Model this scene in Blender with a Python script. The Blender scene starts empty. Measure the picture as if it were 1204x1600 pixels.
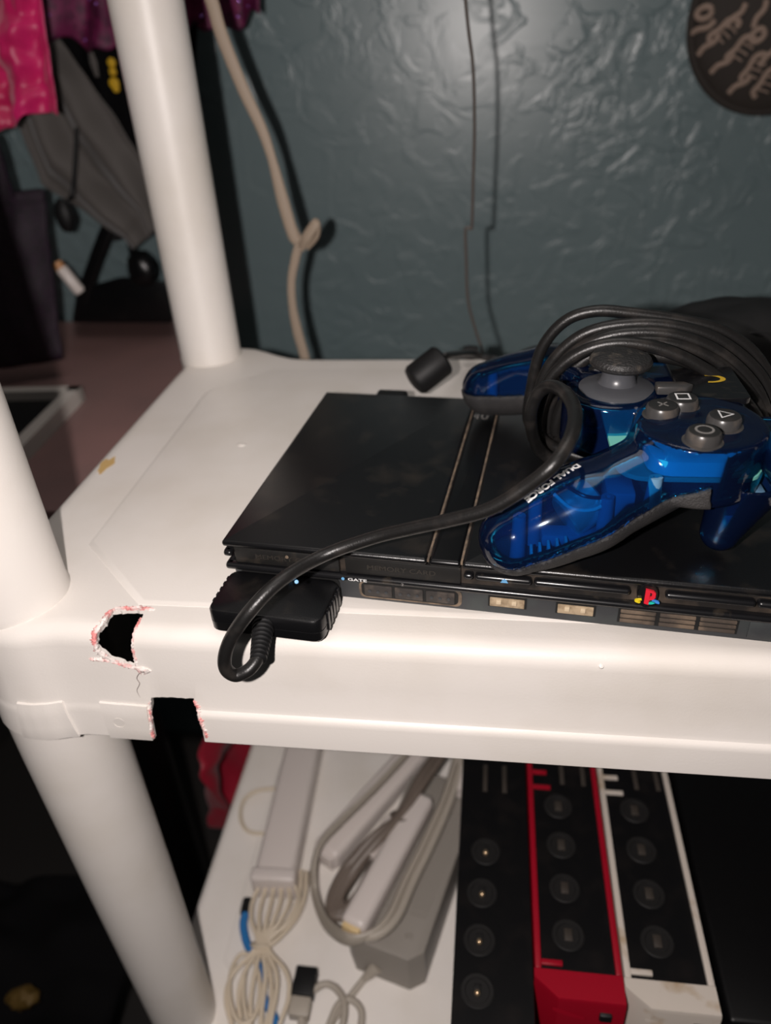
import bpy, bmesh, math, random
import numpy as np
from mathutils import Vector, Matrix, noise as mnoise

random.seed(7)
S = 0.001                                            # everything below is written in millimetres
W, H = 1204, 1600
scene = bpy.context.scene
COL = scene.collection

# ------------------------------------------------------------------ camera
FPX, PITCH, ROLL, YAW = 1181.057, 0.571, -0.061, 0.156
CAM = np.array([129.776, -217.292, 203.745])


def cam_axes(pitch, roll, yaw):
    cy, sy = math.cos(yaw), math.sin(yaw)
    r0 = np.array([cy, sy, 0.0]); f0 = np.array([-sy, cy, 0.0]); u = np.array([0, 0, 1.0])
    f = f0 * math.cos(pitch) - u * math.sin(pitch)
    up = f0 * math.sin(pitch) + u * math.cos(pitch)
    c, s = math.cos(roll), math.sin(roll)
    return np.array([r0 * c + up * s, -(up * c - r0 * s), f])


RC = cam_axes(PITCH, ROLL, YAW)
cd = bpy.data.cameras.new('phone_camera')
cam = bpy.data.objects.new('phone_camera', cd)
COL.objects.link(cam)
cd.sensor_fit = 'VERTICAL'; cd.sensor_height = 24.0; cd.sensor_width = 18.06
cd.lens = FPX / H * 24.0
cd.clip_start = 0.01; cd.clip_end = 20
mw = Matrix.Identity(4)
for i in range(3):
    mw[i][0] = RC[0][i]; mw[i][1] = -RC[1][i]; mw[i][2] = -RC[2][i]; mw[i][3] = CAM[i] * S
cam.matrix_world = mw
cd.dof.use_dof = True
cd.dof.focus_distance = 0.292
cd.dof.aperture_fstop = cd.lens / 3.6
scene.camera = cam

# ------------------------------------------------------------------ light, world, exposure
world = bpy.data.worlds.new('dark_room'); scene.world = world
world.use_nodes = True
world.node_tree.nodes['Background'].inputs[0].default_value = (0.9, 0.95, 1.0, 1)
world.node_tree.nodes['Background'].inputs[1].default_value = 0.012

FLASH = CAM - RC[0] * 37.0                           # the phone's LED sits beside its lens
ld = bpy.data.lights.new('phone_flash', 'POINT')
ld.shadow_soft_size = 0.0035
ld.color = (1.0, 0.92, 0.885)
ld.energy = 1.0
ld.use_nodes = True
lt = ld.node_tree
em = [n for n in lt.nodes if n.type == 'EMISSION'][0]
fo = lt.nodes.new('ShaderNodeLightFalloff'); fo.inputs['Strength'].default_value = 1.0
ma = lt.nodes.new('ShaderNodeMath'); ma.operation = 'MULTIPLY'; ma.inputs[1].default_value = 14.0
mb_ = lt.nodes.new('ShaderNodeMath'); mb_.operation = 'MULTIPLY'; mb_.inputs[1].default_value = 1.0
ad = lt.nodes.new('ShaderNodeMath'); ad.operation = 'ADD'
lt.links.new(fo.outputs['Linear'], ma.inputs[0]); lt.links.new(fo.outputs['Quadratic'], mb_.inputs[0])
lt.links.new(ma.outputs[0], ad.inputs[0]); lt.links.new(mb_.outputs[0], ad.inputs[1])
lt.links.new(ad.outputs[0], em.inputs['Strength'])
lo = bpy.data.objects.new('phone_flash', ld); COL.objects.link(lo)
lo.location = Vector(FLASH) * S

cl = bpy.data.lights.new('overhead_fill', 'AREA'); cl.shape = 'DISK'; cl.size = 1.2; cl.energy = 7.0; cl.color = (1.0, 0.93, 0.88)
clo = bpy.data.objects.new('overhead_fill', cl); COL.objects.link(clo); clo.location = (0.1, 0.2, 1.9)   # unseen fill from above, added to lift the upward-facing shelf tops

vs = scene.view_settings
scene.display_settings.display_device = 'sRGB'
vs.view_transform = 'Standard'; vs.look = 'None'; vs.gamma = 1.0; vs.use_curve_mapping = False
vs.exposure = 0.0


# ------------------------------------------------------------------ helpers: measuring
def ray(px, py):
    return np.array([(px - W / 2) / FPX, (py - H / 2) / FPX, 1.0]) @ RC


def at(px, py, axis, val):
    """where a line of sight of the survey photograph meets the plane x, y or z = val (mm)"""
    d = ray(px, py)
    return CAM + d * (val - CAM[axis]) / d[axis]


def X(px, py, v): return at(px, py, 0, v)
def Y(px, py, v): return at(px, py, 1, v)
def Z(px, py, v): return at(px, py, 2, v)


# ------------------------------------------------------------------ helpers: materials
def srgb(r, g, b):
    f = lambda c: c / 12.92 if c <= 0.04045 else ((c + 0.055) / 1.055) ** 2.4
    return (f(r / 255), f(g / 255), f(b / 255), 1)


def mat(name, col, rough=0.5, metal=0.0, spec=0.5, noise=None, bump=None, coat=0.0, trans=0.0, sheen=0.0):
    """noise=(colour2, scale, lo, hi)   bump=(scale, strength)"""
    m = bpy.data.materials.new(name); m.use_nodes = True
    nt = m.node_tree; b = nt.nodes['Principled BSDF']
    b.inputs['Base Color'].default_value = col
    b.inputs['Roughness'].default_value = rough
    b.inputs['Metallic'].default_value = metal
    b.inputs['Specular IOR Level'].default_value = spec
    b.inputs['Coat Weight'].default_value = coat
    b.inputs['Sheen Weight'].default_value = sheen
    b.inputs['Transmission Weight'].default_value = trans
    tc = nt.nodes.new('ShaderNodeTexCoord')
    if noise:
        c2, sc, lo_, hi_ = noise
        n = nt.nodes.new('ShaderNodeTexNoise'); n.inputs['Scale'].default_value = sc; n.inputs['Detail'].default_value = 6
        r = nt.nodes.new('ShaderNodeMapRange'); r.inputs['From Min'].default_value = lo_; r.inputs['From Max'].default_value = hi_
        mx = nt.nodes.new('ShaderNodeMix'); mx.data_type = 'RGBA'
        mx.inputs['A'].default_value = col; mx.inputs['B'].default_value = c2
        nt.links.new(tc.outputs['Object'], n.inputs['Vector']); nt.links.new(n.outputs['Fac'], r.inputs['Value'])
        nt.links.new(r.outputs['Result'], mx.inputs['Factor']); nt.links.new(mx.outputs['Result'], b.inputs['Base Color'])
    if bump:
        n2 = nt.nodes.new('ShaderNodeTexNoise'); n2.inputs['Scale'].default_value = bump[0]; n2.inputs['Detail'].default_value = 5
        bp = nt.nodes.new('ShaderNodeBump'); bp.inputs['Strength'].default_value = bump[1]; bp.inputs['Distance'].default_value = 0.001
        nt.links.new(tc.outputs['Object'], n2.inputs['Vector']); nt.links.new(n2.outputs['Fac'], bp.inputs['Height'])
        nt.links.new(bp.outputs['Normal'], b.inputs['Normal'])
    return m


def clear_plastic(name, tint, gloss=0.08):
    """thin tinted see-through plastic: tint on what shines through, clear reflection on top"""
    m = bpy.data.materials.new(name); m.use_nodes = True
    nt = m.node_tree; nt.nodes.remove(nt.nodes['Principled BSDF']); out = nt.nodes['Material Output']
    t = nt.nodes.new('ShaderNodeBsdfTransparent'); t.inputs[0].default_value = tint
    g = nt.nodes.new('ShaderNodeBsdfGlossy'); g.inputs['Roughness'].default_value = gloss
    d = nt.nodes.new('ShaderNodeBsdfDiffuse'); d.inputs[0].default_value = (0.02, 0.05, 0.20, 1)
    fr = nt.nodes.new('ShaderNodeFresnel'); fr.inputs[0].default_value = 1.5
    m1 = nt.nodes.new('ShaderNodeMixShader'); m1.inputs[0].default_value = 0.09
    m2 = nt.nodes.new('ShaderNodeMixShader')
    nt.links.new(t.outputs[0], m1.inputs[1]); nt.links.new(d.outputs[0], m1.inputs[2])
    nt.links.new(fr.outputs[0], m2.inputs[0]); nt.links.new(m1.outputs[0], m2.inputs[1]); nt.links.new(g.outputs[0], m2.inputs[2])
    nt.links.new(m2.outputs[0], out.inputs[0])
    return m


M = {}
M['white'] = mat('white_resin', (0.79, 0.745, 0.70, 1), 0.42, noise=((0.72, 0.67, 0.61, 1), 18, 0.45, 0.75), bump=(900, 0.06))
M['torn'] = mat('torn_resin', (0.86, 0.78, 0.74, 1), 0.7, noise=((0.78, 0.27, 0.26, 1), 160, 0.44, 0.60), bump=(600, 0.6))
M['crack'] = mat('crack_dark', (0.25, 0.21, 0.20, 1), 0.8)
M['stain'] = mat('yellow_stain', (0.60, 0.40, 0.16, 1), 0.6)
M['blk'] = mat('black_plastic', (0.0042, 0.0042, 0.0048, 1), 0.29, spec=0.55, noise=((0.026, 0.021, 0.017, 1), 60, 0.54, 0.85), bump=(2500, 0.10))
M['blk_rib'] = mat('black_plastic_rib', (0.007, 0.007, 0.008, 1), 0.27, spec=0.7, noise=((0.07, 0.055, 0.04, 1), 120, 0.60, 0.85))
M['blk_gloss'] = mat('black_gloss', (0.0035, 0.0035, 0.004, 1), 0.3, spec=0.3, noise=((0.014, 0.012, 0.010, 1), 70, 0.6, 0.9))
M['flap'] = mat('dusty_black', (0.010, 0.0095, 0.009, 1), 0.5, noise=((0.05, 0.04, 0.03, 1), 150, 0.54, 0.85))
M['recess'] = mat('dusty_recess', (0.012, 0.010, 0.009, 1), 0.6, noise=((0.085, 0.062, 0.045, 1), 110, 0.46, 0.8))
M['face'] = mat('dark_grey_face', (0.036, 0.038, 0.041, 1), 0.5, noise=((0.05, 0.06, 0.058, 1), 80, 0.5, 0.8))
M['dust'] = mat('brown_dust', (0.20, 0.145, 0.10, 1), 0.9, noise=((0.08, 0.06, 0.045, 1), 200, 0.4, 0.65))
M['slat'] = mat('dusty_slat', (0.06, 0.045, 0.035, 1), 0.8, noise=((0.16, 0.115, 0.08, 1), 100, 0.45, 0.65))
M['usb'] = mat('beige_socket', (0.42, 0.32, 0.21, 1), 0.6, noise=((0.25, 0.18, 0.11, 1), 300, 0.45, 0.65))
M['usb_pin'] = mat('cream_peg', (0.60, 0.48, 0.33, 1), 0.5)
M['hole'] = mat('socket_dark', (0.004, 0.004, 0.004, 1), 0.7)
M['port'] = mat('port_grey', (0.030, 0.026, 0.024, 1), 0.55, noise=((0.075, 0.06, 0.05, 1), 200, 0.5, 0.7))
M['rubber'] = mat('cable_rubber', (0.0095, 0.009, 0.0088, 1), 0.36, noise=((0.040, 0.034, 0.030, 1), 90, 0.52, 0.84), bump=(1500, 0.12))
M['grip'] = mat('grey_grip', (0.026, 0.025, 0.026, 1), 0.62, noise=((0.042, 0.039, 0.038, 1), 60, 0.45, 0.7), bump=(1800, 0.55))
M['blue'] = clear_plastic('clear_blue_plastic', (0.12, 0.60, 0.84, 1))
M['blue_in'] = mat('inner_blue', (0.13, 0.26, 0.40, 1), 0.3)
M['motor'] = mat('motor_metal', (0.75, 0.76, 0.78, 1), 0.3, metal=0.6)
M['pcb'] = mat('green_circuit_board', (0.18, 0.55, 0.45, 1), 0.4)
M['membrane'] = mat('pale_membrane', (0.70, 0.85, 0.90, 1), 0.5)
M['btn'] = mat('grey_button', (0.048, 0.046, 0.045, 1), 0.3, noise=((0.11, 0.09, 0.075, 1), 160, 0.5, 0.75))
M['stick'] = mat('stick_rubber', (0.020, 0.019, 0.019, 1), 0.45, noise=((0.10, 0.085, 0.07, 1), 150, 0.56, 0.75), bump=(900, 0.5))
M['btn_top'] = mat('dark_button_face', (0.020, 0.0195, 0.019, 1), 0.35, noise=((0.05, 0.042, 0.036, 1), 180, 0.55, 0.8))
M['stickbase'] = mat('stick_base_grey', (0.070, 0.072, 0.080, 1), 0.32)
M['panel'] = mat('black_gloss_panel', (0.006, 0.006, 0.007, 1), 0.25, noise=((0.03, 0.025, 0.02, 1), 200, 0.55, 0.8))
M['gold'] = mat('gold_print', (0.62, 0.40, 0.03, 1), 0.35)
M['ink_white'] = mat('white_print', (0.80, 0.80, 0.80, 1), 0.5)
M['ink_grey'] = mat('grey_print', (0.22, 0.21, 0.20, 1), 0.5)
M['ink_faint'] = mat('faint_print', (0.030, 0.026, 0.022, 1), 0.5)
M['ink_blue'] = mat('pale_blue_print', (0.16, 0.42, 0.72, 1), 0.5)
M['logo_r'] = mat('logo_red', (0.72, 0.02, 0.04, 1), 0.35)
M['logo_y'] = mat('logo_yellow', (0.78, 0.60, 0.02, 1), 0.35)
M['logo_b'] = mat('logo_blue', (0.05, 0.25, 0.72, 1), 0.35)
M['logo_g'] = mat('logo_teal', (0.02, 0.55, 0.45, 1), 0.35)
M['wii_blk'] = mat('black_console_plastic', (0.0025, 0.0025, 0.0028, 1), 0.4, spec=0.2)
M['wii_in'] = mat('recess_black', (0.0025, 0.0025, 0.003, 1), 0.6, spec=0.15, noise=((0.006, 0.005, 0.005, 1), 60, 0.5, 0.7))
M['wii_red'] = mat('red_console_plastic', (0.28, 0.003, 0.014, 1), 0.3)
M['wii_wht'] = mat('white_console_plastic', (0.53, 0.475, 0.42, 1), 0.35, noise=((0.36, 0.26, 0.16, 1), 55, 0.56, 0.74))
M['ring'] = mat('port_ring', (0.011, 0.0105, 0.0105, 1), 0.6, spec=0.2)
M['pin'] = mat('contact_metal', (0.62, 0.45, 0.28, 1), 0.3, metal=0.9)
M['pin_d'] = mat('dull_contact', (0.040, 0.032, 0.026, 1), 0.6, metal=0.2)
M['psu'] = mat('grey_adapter', (0.265, 0.24, 0.212, 1), 0.5)
M['av'] = mat('grey_cable', (0.40, 0.355, 0.30, 1), 0.5)
M['av_dk'] = mat('brown_grey_cable', (0.155, 0.122, 0.10, 1), 0.5)
M['cream'] = mat('cream_cable', (0.62, 0.53, 0.41, 1), 0.5)
M['remote'] = mat('white_remote', (0.66, 0.595, 0.56, 1), 0.35)
M['yel_old'] = mat('yellowed_plastic', (0.70, 0.52, 0.27, 1), 0.5)
M['bluecord'] = mat('blue_cord', (0.02, 0.16, 0.42, 1), 0.5)
M['blk_soft'] = mat('black_soft', (0.005, 0.005, 0.0055, 1), 0.55, spec=0.35)
M['blk_cloth'] = mat('black_cloth', (0.0022, 0.0020, 0.0024, 1), 0.9, spec=0.1)
M['red_cloth'] = mat('red_cloth', (0.26, 0.003, 0.018, 1), 0.5, sheen=0.1)
M['satin'] = mat('pink_satin', (0.60, 0.008, 0.13, 1), 0.46, noise=((0.42, 0.003, 0.07, 1), 22, 0.4, 0.65), sheen=0.2)
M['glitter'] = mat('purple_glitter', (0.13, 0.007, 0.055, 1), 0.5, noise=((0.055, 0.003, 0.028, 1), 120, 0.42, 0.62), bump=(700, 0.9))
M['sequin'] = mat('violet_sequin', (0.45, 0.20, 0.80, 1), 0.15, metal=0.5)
M['glit_dk'] = mat('dark_purple_glitter', (0.016, 0.0025, 0.016, 1), 0.5, noise=((0.003, 0.0006, 0.004, 1), 300, 0.42, 0.6), bump=(900, 0.9))  # tone lowered to carry the front post's shadow
M['drape'] = mat('grey_drape', (0.070, 0.062, 0.057, 1), 0.75, sheen=0.2)
M['brown'] = mat('brown_tabletop', (0.24, 0.135, 0.125, 1), 0.5, noise=((0.19, 0.115, 0.108, 1), 7, 0.4, 0.65))
M['tray'] = mat('grey_white_tray', (0.55, 0.51, 0.47, 1), 0.5)
M['beige'] = mat('beige_cord', (0.34, 0.265, 0.20, 1), 0.6)
M['wire'] = mat('brown_wire', (0.072, 0.060, 0.053, 1), 0.5)
M['yellow'] = mat('yellow_mark', (0.55, 0.33, 0.01, 1), 0.5)
M['orange'] = mat('orange_cap', (0.50, 0.24, 0.10, 1), 0.5)
M['bag'] = mat('dark_bag_cloth', (0.018, 0.013, 0.010, 1), 0.8)
M['tan'] = mat('tan_yarn', (0.23, 0.165, 0.13, 1), 0.8)
M['floor'] = mat('dark_floor', (0.010, 0.008, 0.007, 1), 0.7)


def wall_material():
    m = bpy.data.materials.new('teal_gloss_paint'); m.use_nodes = True
    nt = m.node_tree; b = nt.nodes['Principled BSDF']
    b.inputs['Roughness'].default_value = 0.33
    b.inputs['Specular IOR Level'].default_value = 0.5
    tc = nt.nodes.new('ShaderNodeTexCoord')
    L = nt.links.new
    n1 = nt.nodes.new('ShaderNodeTexNoise'); n1.inputs['Scale'].default_value = 9; n1.inputs['Detail'].default_value = 3
    mx = nt.nodes.new('ShaderNodeMix'); mx.data_type = 'RGBA'
    mx.inputs['A'].default_value = (0.105, 0.147, 0.157, 1); mx.inputs['B'].default_value = (0.125, 0.165, 0.172, 1)
    L(tc.outputs['Object'], n1.inputs['Vector']); L(n1.outputs['Fac'], mx.inputs['Factor']); L(mx.outputs['Result'], b.inputs['Base Color'])
    # trowelled plaster: ridges from a warped noise, plus long horizontal strokes
    n2 = nt.nodes.new('ShaderNodeTexNoise'); n2.inputs['Scale'].default_value = 26; n2.inputs['Detail'].default_value = 6; n2.inputs['Distortion'].default_value = 1.3
    r2 = nt.nodes.new('ShaderNodeMapRange'); r2.inputs['From Min'].default_value = 0.46; r2.inputs['From Max'].default_value = 0.60
    mp = nt.nodes.new('ShaderNodeMapping'); mp.inputs['Scale'].default_value = (5, 1, 38)
    n3 = nt.nodes.new('ShaderNodeTexNoise'); n3.inputs['Scale'].default_value = 1.0; n3.inputs['Detail'].default_value = 3
    a1 = nt.nodes.new('ShaderNodeMath'); a1.operation = 'MULTIPLY_ADD'; a1.inputs[1].default_value = 0.55
    L(tc.outputs['Object'], n2.inputs['Vector']); L(n2.outputs['Fac'], r2.inputs['Value'])
    L(tc.outputs['Object'], mp.inputs['Vector']); L(mp.outputs['Vector'], n3.inputs['Vector'])
    L(n3.outputs['Fac'], a1.inputs[0]); L(r2.outputs['Result'], a1.inputs[2])
    n4 = nt.nodes.new('ShaderNodeTexNoise'); n4.inputs['Scale'].default_value = 3.2; n4.inputs['Detail'].default_value = 2
    r4 = nt.nodes.new('ShaderNodeMapRange'); r4.inputs['From Min'].default_value = 0.42; r4.inputs['From Max'].default_value = 0.62; r4.inputs['To Min'].default_value = 0.15
    m4 = nt.nodes.new('ShaderNodeMath'); m4.operation = 'MULTIPLY'
    L(tc.outputs['Object'], n4.inputs['Vector']); L(n4.outputs['Fac'], r4.inputs['Value']); L(a1.outputs[0], m4.inputs[0]); L(r4.outputs['Result'], m4.inputs[1])
    bp = nt.nodes.new('ShaderNodeBump'); bp.inputs['Strength'].default_value = 0.40; bp.inputs['Distance'].default_value = 0.003
    L(m4.outputs[0], bp.inputs['Height']); L(bp.outputs['Normal'], b.inputs['Normal'])
    return m


M['wall'] = wall_material()


# ------------------------------------------------------------------ helpers: meshes
class MB:
    """collects shapes (mm) and turns them into one mesh object"""
    def __init__(self): self.v = []; self.f = []

    def add(self, vs, fs):
        o = len(self.v); self.v += [tuple(float(c) for c in p) for p in vs]
        self.f += [tuple(i + o for i in f) for f in fs]; return self

    def box(self, lo, hi, bev=0.0, seg=2):
        lo = np.array(lo, float); hi = np.array(hi, float)
        if bev <= 0:
            c = [(x, y, z) for z in (lo[2], hi[2]) for (x, y) in ((lo[0], lo[1]), (hi[0], lo[1]), (hi[0], hi[1]), (lo[0], hi[1]))]
            return self.add(c, [(3, 2, 1, 0), (4, 5, 6, 7), (0, 1, 5, 4), (1, 2, 6, 5), (2, 3, 7, 6), (3, 0, 4, 7)])
        bm = bmesh.new(); bmesh.ops.create_cube(bm, size=1.0)
        for v in bm.verts:
            for k in range(3): v.co[k] = (lo[k] + hi[k]) / 2 + v.co[k] * (hi[k] - lo[k])
        bmesh.ops.bevel(bm, geom=list(bm.edges), offset=bev, segments=seg, profile=0.5, affect='EDGES')
        return self.bm(bm)

    def bm(self, bm):
        bm.verts.index_update()
        self.add([v.co[:] for v in bm.verts], [[v.index for v in f.verts] for f in bm.faces]); bm.free(); return self

    def tube(self, pts, r, n=10, caps=True, flat=None, wide=None, sub=8, closed=False):
        """round (or flattened) tube along a smooth curve through pts; r: number or list"""
        P = np.array(pts, float); k = len(P)
        rr = np.full(k, r, float) if np.isscalar(r) else np.array(r, float)
        C, Rr = [], []
        idx = lambda i: P[i % k] if closed else P[min(max(i, 0), k - 1)]
        ridx = lambda i: rr[i % k] if closed else rr[min(max(i, 0), k - 1)]
        segs = k if closed else k - 1
        for i in range(segs):
            p0, p1, p2, p3 = idx(i - 1), idx(i), idx(i + 1), idx(i + 2)
            if not closed and i == 0: p0 = 2 * p1 - p2
            if not closed and i == k - 2: p3 = 2 * p2 - p1
            for j in range(sub):
                t = j / sub
                C.append(0.5 * (2 * p1 + (p2 - p0) * t + (2 * p0 - 5 * p1 + 4 * p2 - p3) * t * t + (3 * p1 - p0 - 3 * p2 + p3) * t ** 3))
                Rr.append(ridx(i) * (1 - t) + ridx(i + 1) * t)
        if not closed: C.append(P[-1]); Rr.append(rr[-1])
        C = np.array(C); m = len(C)
        T = np.roll(C, -1, 0) - np.roll(C, 1, 0)
        if not closed: T[0] = C[1] - C[0]; T[-1] = C[-1] - C[-2]
        T /= np.linalg.norm(T, axis=1)[:, None] + 1e-9
        if wide is not None:
            N = np.array(wide, float) - T * (T @ np.array(wide, float))[:, None]
            N /= np.linalg.norm(N, axis=1)[:, None] + 1e-9
        else:
            N = np.zeros_like(C); a = np.array([0, 0, 1.0]) if abs(T[0][2]) < 0.9 else np.array([1.0, 0, 0])
            n0 = a - T[0] * (a @ T[0]); N[0] = n0 / np.linalg.norm(n0)
            for i in range(1, m):
                q = N[i - 1] - T[i] * (N[i - 1] @ T[i]); N[i] = q / (np.linalg.norm(q) + 1e-9)
        B = np.cross(T, N); fl = 1.0 if flat is None else flat
        vs = []
        for i in range(m):
            for j in range(n):
                a = 2 * math.pi * j / n
                vs.append(C[i] + N[i] * math.cos(a) * Rr[i] + B[i] * math.sin(a) * Rr[i] * fl)
        fs = []
        for i in range(m if closed else m - 1):
            i2 = (i + 1) % m
            for j in range(n):
                j2 = (j + 1) % n
                fs.append((i * n + j, i * n + j2, i2 * n + j2, i2 * n + j))
        if caps and not closed:
            fs.append(tuple(range(n))[::-1]); fs.append(tuple((m - 1) * n + j for j in range(n)))
        return self.add(vs, fs)

    def lathe(self, prof, org, axis=(0, 0, 1), n=24, sx=1.0, sy=1.0):
        """prof: (radius, height) pairs, turned about axis at org"""
        A = np.array(axis, float); A /= np.linalg.norm(A)
        a = np.array([1.0, 0, 0]) if abs(A[0]) < 0.9 else np.array([0, 1.0, 0])
        U = a - A * (a @ A); U /= np.linalg.norm(U); V = np.cross(A, U); o = np.array(org, float)
        vs, fs = [], []
        for (r, h) in prof:
            for j in range(n):
                t = 2 * math.pi * j / n
                vs.append(o + A * h + U * math.cos(t) * r * sx + V * math.sin(t) * r * sy)
        m = len(prof)
        for i in range(m - 1):
            for j in range(n):
                j2 = (j + 1) % n
                fs.append((i * n + j, i * n + j2, (i + 1) * n + j2, (i + 1) * n + j))
        if prof[0][0] > 1e-6: fs.append(tuple(range(n))[::-1])
        if prof[-1][0] > 1e-6: fs.append(tuple((m - 1) * n + j for j in range(n)))
        return self.add(vs, fs)

    def prism(self, poly, z0, z1):
        """poly in xy, extruded in z"""
        n = len(poly)
        vs = [(x, y, z0) for x, y in poly] + [(x, y, z1) for x, y in poly]
        fs = [tuple(range(n))[::-1], tuple(range(n, 2 * n))] + [(i, (i + 1) % n, n + (i + 1) % n, n + i) for i in range(n)]
        return self.add(vs, fs)

    def grid(self, fn, nu, nv):
        vs = [fn(i / (nu - 1), j / (nv - 1)) for j in range(nv) for i in range(nu)]
        fs = [(j * nu + i, j * nu + i + 1, (j + 1) * nu + i + 1, (j + 1) * nu + i) for j in range(nv - 1) for i in range(nu - 1)]
        return self.add(vs, fs)

    def hull(self, pts, bev=0.0, seg=2):
        bm = bmesh.new()
        for p in pts: bm.verts.new(p)
        r = bmesh.ops.convex_hull(bm, input=list(bm.verts))
        bmesh.ops.delete(bm, geom=[g for g in set(r['geom_interior'] + r['geom_unused']) if isinstance(g, bmesh.types.BMVert)], context='VERTS')
        bmesh.ops.dissolve_limit(bm, angle_limit=0.02, verts=list(bm.verts), edges=list(bm.edges))
        if bev: bmesh.ops.bevel(bm, geom=list(bm.edges), offset=bev, segments=seg, profile=0.5, affect='EDGES')
        return self.bm(bm)

    def xf(self, fn):
        self.v = [tuple(fn(np.array(p))) for p in self.v]; return self

    def mesh(self, name, off=(0, 0, 0)):
        me = bpy.data.meshes.new(name)
        o = np.array(off, float)
        me.from_pydata([tuple((np.array(p) - o) * S) for p in self.v], [], self.f)
        bm = bmesh.new(); bm.from_mesh(me); bmesh.ops.recalc_face_normals(bm, faces=bm.faces); bm.to_mesh(me); bm.free()
        return me


ROOTINV = {}


def finish(me, m, smooth=35):
    me.materials.append(m)
    if smooth:
        me.polygons.foreach_set('use_smooth', [True] * len(me.polygons))
        try: me.set_sharp_from_angle(angle=math.radians(smooth))
        except Exception: pass


def obj(name, mb, m, parent=None, smooth=35, label=None, local=False):
    """one mesh object; world-mm vertices unless local"""
    if parent is not None and not local:
        inv = ROOTINV[parent.name]
        mb.xf(lambda p: inv(p))
    me = mb.mesh(name); finish(me, m, smooth)
    o = bpy.data.objects.new(name, me); COL.objects.link(o)
    if parent is not None:
        o.parent = parent
        ROOTINV[o.name] = ROOTINV[parent.name]
    if label: o['label'] = label
    return o


def tag(o, label, cat, group=None):
    o['label'] = label; o['category'] = cat
    if group: o['group'] = group
    return o


def thing(name, label, cat, loc=(0, 0, 0), rz=0.0, group=None):
    o = bpy.data.objects.new(name, None); COL.objects.link(o); o.empty_display_size = 0.01
    o.location = Vector(loc) * S; o.rotation_euler = (0, 0, rz)
    tag(o, label, cat, group)
    L = np.array(loc, float); c, s = math.cos(rz), math.sin(rz)

    def inv(p):
        d = p - L
        return np.array([d[0] * c + d[1] * s, -d[0] * s + d[1] * c, d[2]])
    ROOTINV[o.name] = inv
    return o


def solo(name, mb, m, label, cat, loc, smooth=35, group=None):
    """a thing that is one mesh, its origin at loc"""
    me = mb.mesh(name, loc); finish(me, m, smooth)
    o = bpy.data.objects.new(name, me); COL.objects.link(o); o.location = Vector(loc) * S
    L = np.array(loc, float)
    ROOTINV[o.name] = lambda p: p - L
    return tag(o, label, cat, group)


def struct(name, mb, m):
    o = obj(name, mb, m); o['kind'] = 'structure'; return o


def text_mesh(body, size=1.0, bold=0.0, sx=1.0, extrude=0.0):
    """flat lettering in xy (mm): arrays of vertices and faces"""
    cu = bpy.data.curves.new('lettering', 'FONT'); cu.body = body; cu.size = size; cu.offset = bold
    cu.extrude = extrude; cu.resolution_u = 3
    cu.align_x = 'LEFT'
    t = bpy.data.objects.new('lettering', cu); COL.objects.link(t)
    dg = bpy.context.evaluated_depsgraph_get(); e = t.evaluated_get(dg); me = e.to_mesh()
    v = np.array([q.co[:] for q in me.vertices]).reshape(-1, 3); f = [tuple(p.vertices) for p in me.polygons]
    e.to_mesh_clear(); bpy.data.objects.remove(t); bpy.data.curves.remove(cu)
    if len(v): v[:, 0] *= sx
    return v, f


def rings(outline_fn, prof):
    """loft closed rings: outline_fn(offset) -> list of (x, y); prof: (offset, z)"""
    mb = MB(); n = None; vs = []
    for off, z in prof:
        r = outline_fn(off); n = len(r); vs += [(x, y, z) for x, y in r]
    fs = []; m = len(prof)
    for i in range(m - 1):
        for j in range(n):
            j2 = (j + 1) % n
            fs.append((i * n + j, i * n + j2, (i + 1) * n + j2, (i + 1) * n + j))
    fs.append(tuple(range(n))); fs.append(tuple((m - 1) * n + j for j in range(n))[::-1])
    return mb.add(vs, fs)


def rrect(x0, y0, x1, y1, r, off=0.0, n=5):
    """rounded rectangle outline, counter-clockwise"""
    x0 -= off; y0 -= off; x1 += off; y1 += off; r = max(r + off, 0.05); o = []
    for cx, cy, a0 in ((x1 - r, y0 + r, -90), (x1 - r, y1 - r, 0), (x0 + r, y1 - r, 90), (x0 + r, y0 + r, 180)):
        for k in range(n):
            a = math.radians(a0 + 90 * k / (n - 1)); o.append((cx + r * math.cos(a), cy + r * math.sin(a)))
    return o


# ================================================================== the room
WALL_Y = 700.0
struct('wall_back', MB().box((-1500, WALL_Y, -900), (1500, WALL_Y + 80, 1300)), M['wall'])
struct('floor', MB().box((-1500, -1300, -960), (1500, WALL_Y, -900)), M['floor'])

# ================================================================== the white resin shelving unit
XL, XR, XM = -96.4, 664.4, 284.0


def half_outline():
    """left half of a shelf's plan, front to back; corner bosses bulge round the posts"""
    P = [(XM, 0.0), (200, 0), (120, 0), (60, 0), (30, 0), (10, 0), (-6, 0), (-9, 0), (-11, 0), (-13, 0), (-22, 0), (-34, 0), (-46, 0), (-54, -1.2), (-60, -3.0), (-66, -3.8)]
    for k in range(1, 10):
        a = math.radians(-90 - 90 * k / 9); P.append((-70 + 26.4 * math.cos(a), 22.6 + 26.4 * math.sin(a)))
    P += [(XL, 60), (XL, 100), (XL, 150), (XL, 200), (XL, 250), (XL, 290)]
    for k in range(0, 10):
        a = math.radians(180 - 90 * k / 9); P.append((-72 + 24.4 * math.cos(a), 305 + 24.4 * math.sin(a)))
    P += [(-60, 329.2), (-48, 327), (-36, 320), (-24, 312), (-14, 307), (-4, 305.2), (10, 305), (60, 305), (150, 305), (XM, 305)]
    return P


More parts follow.
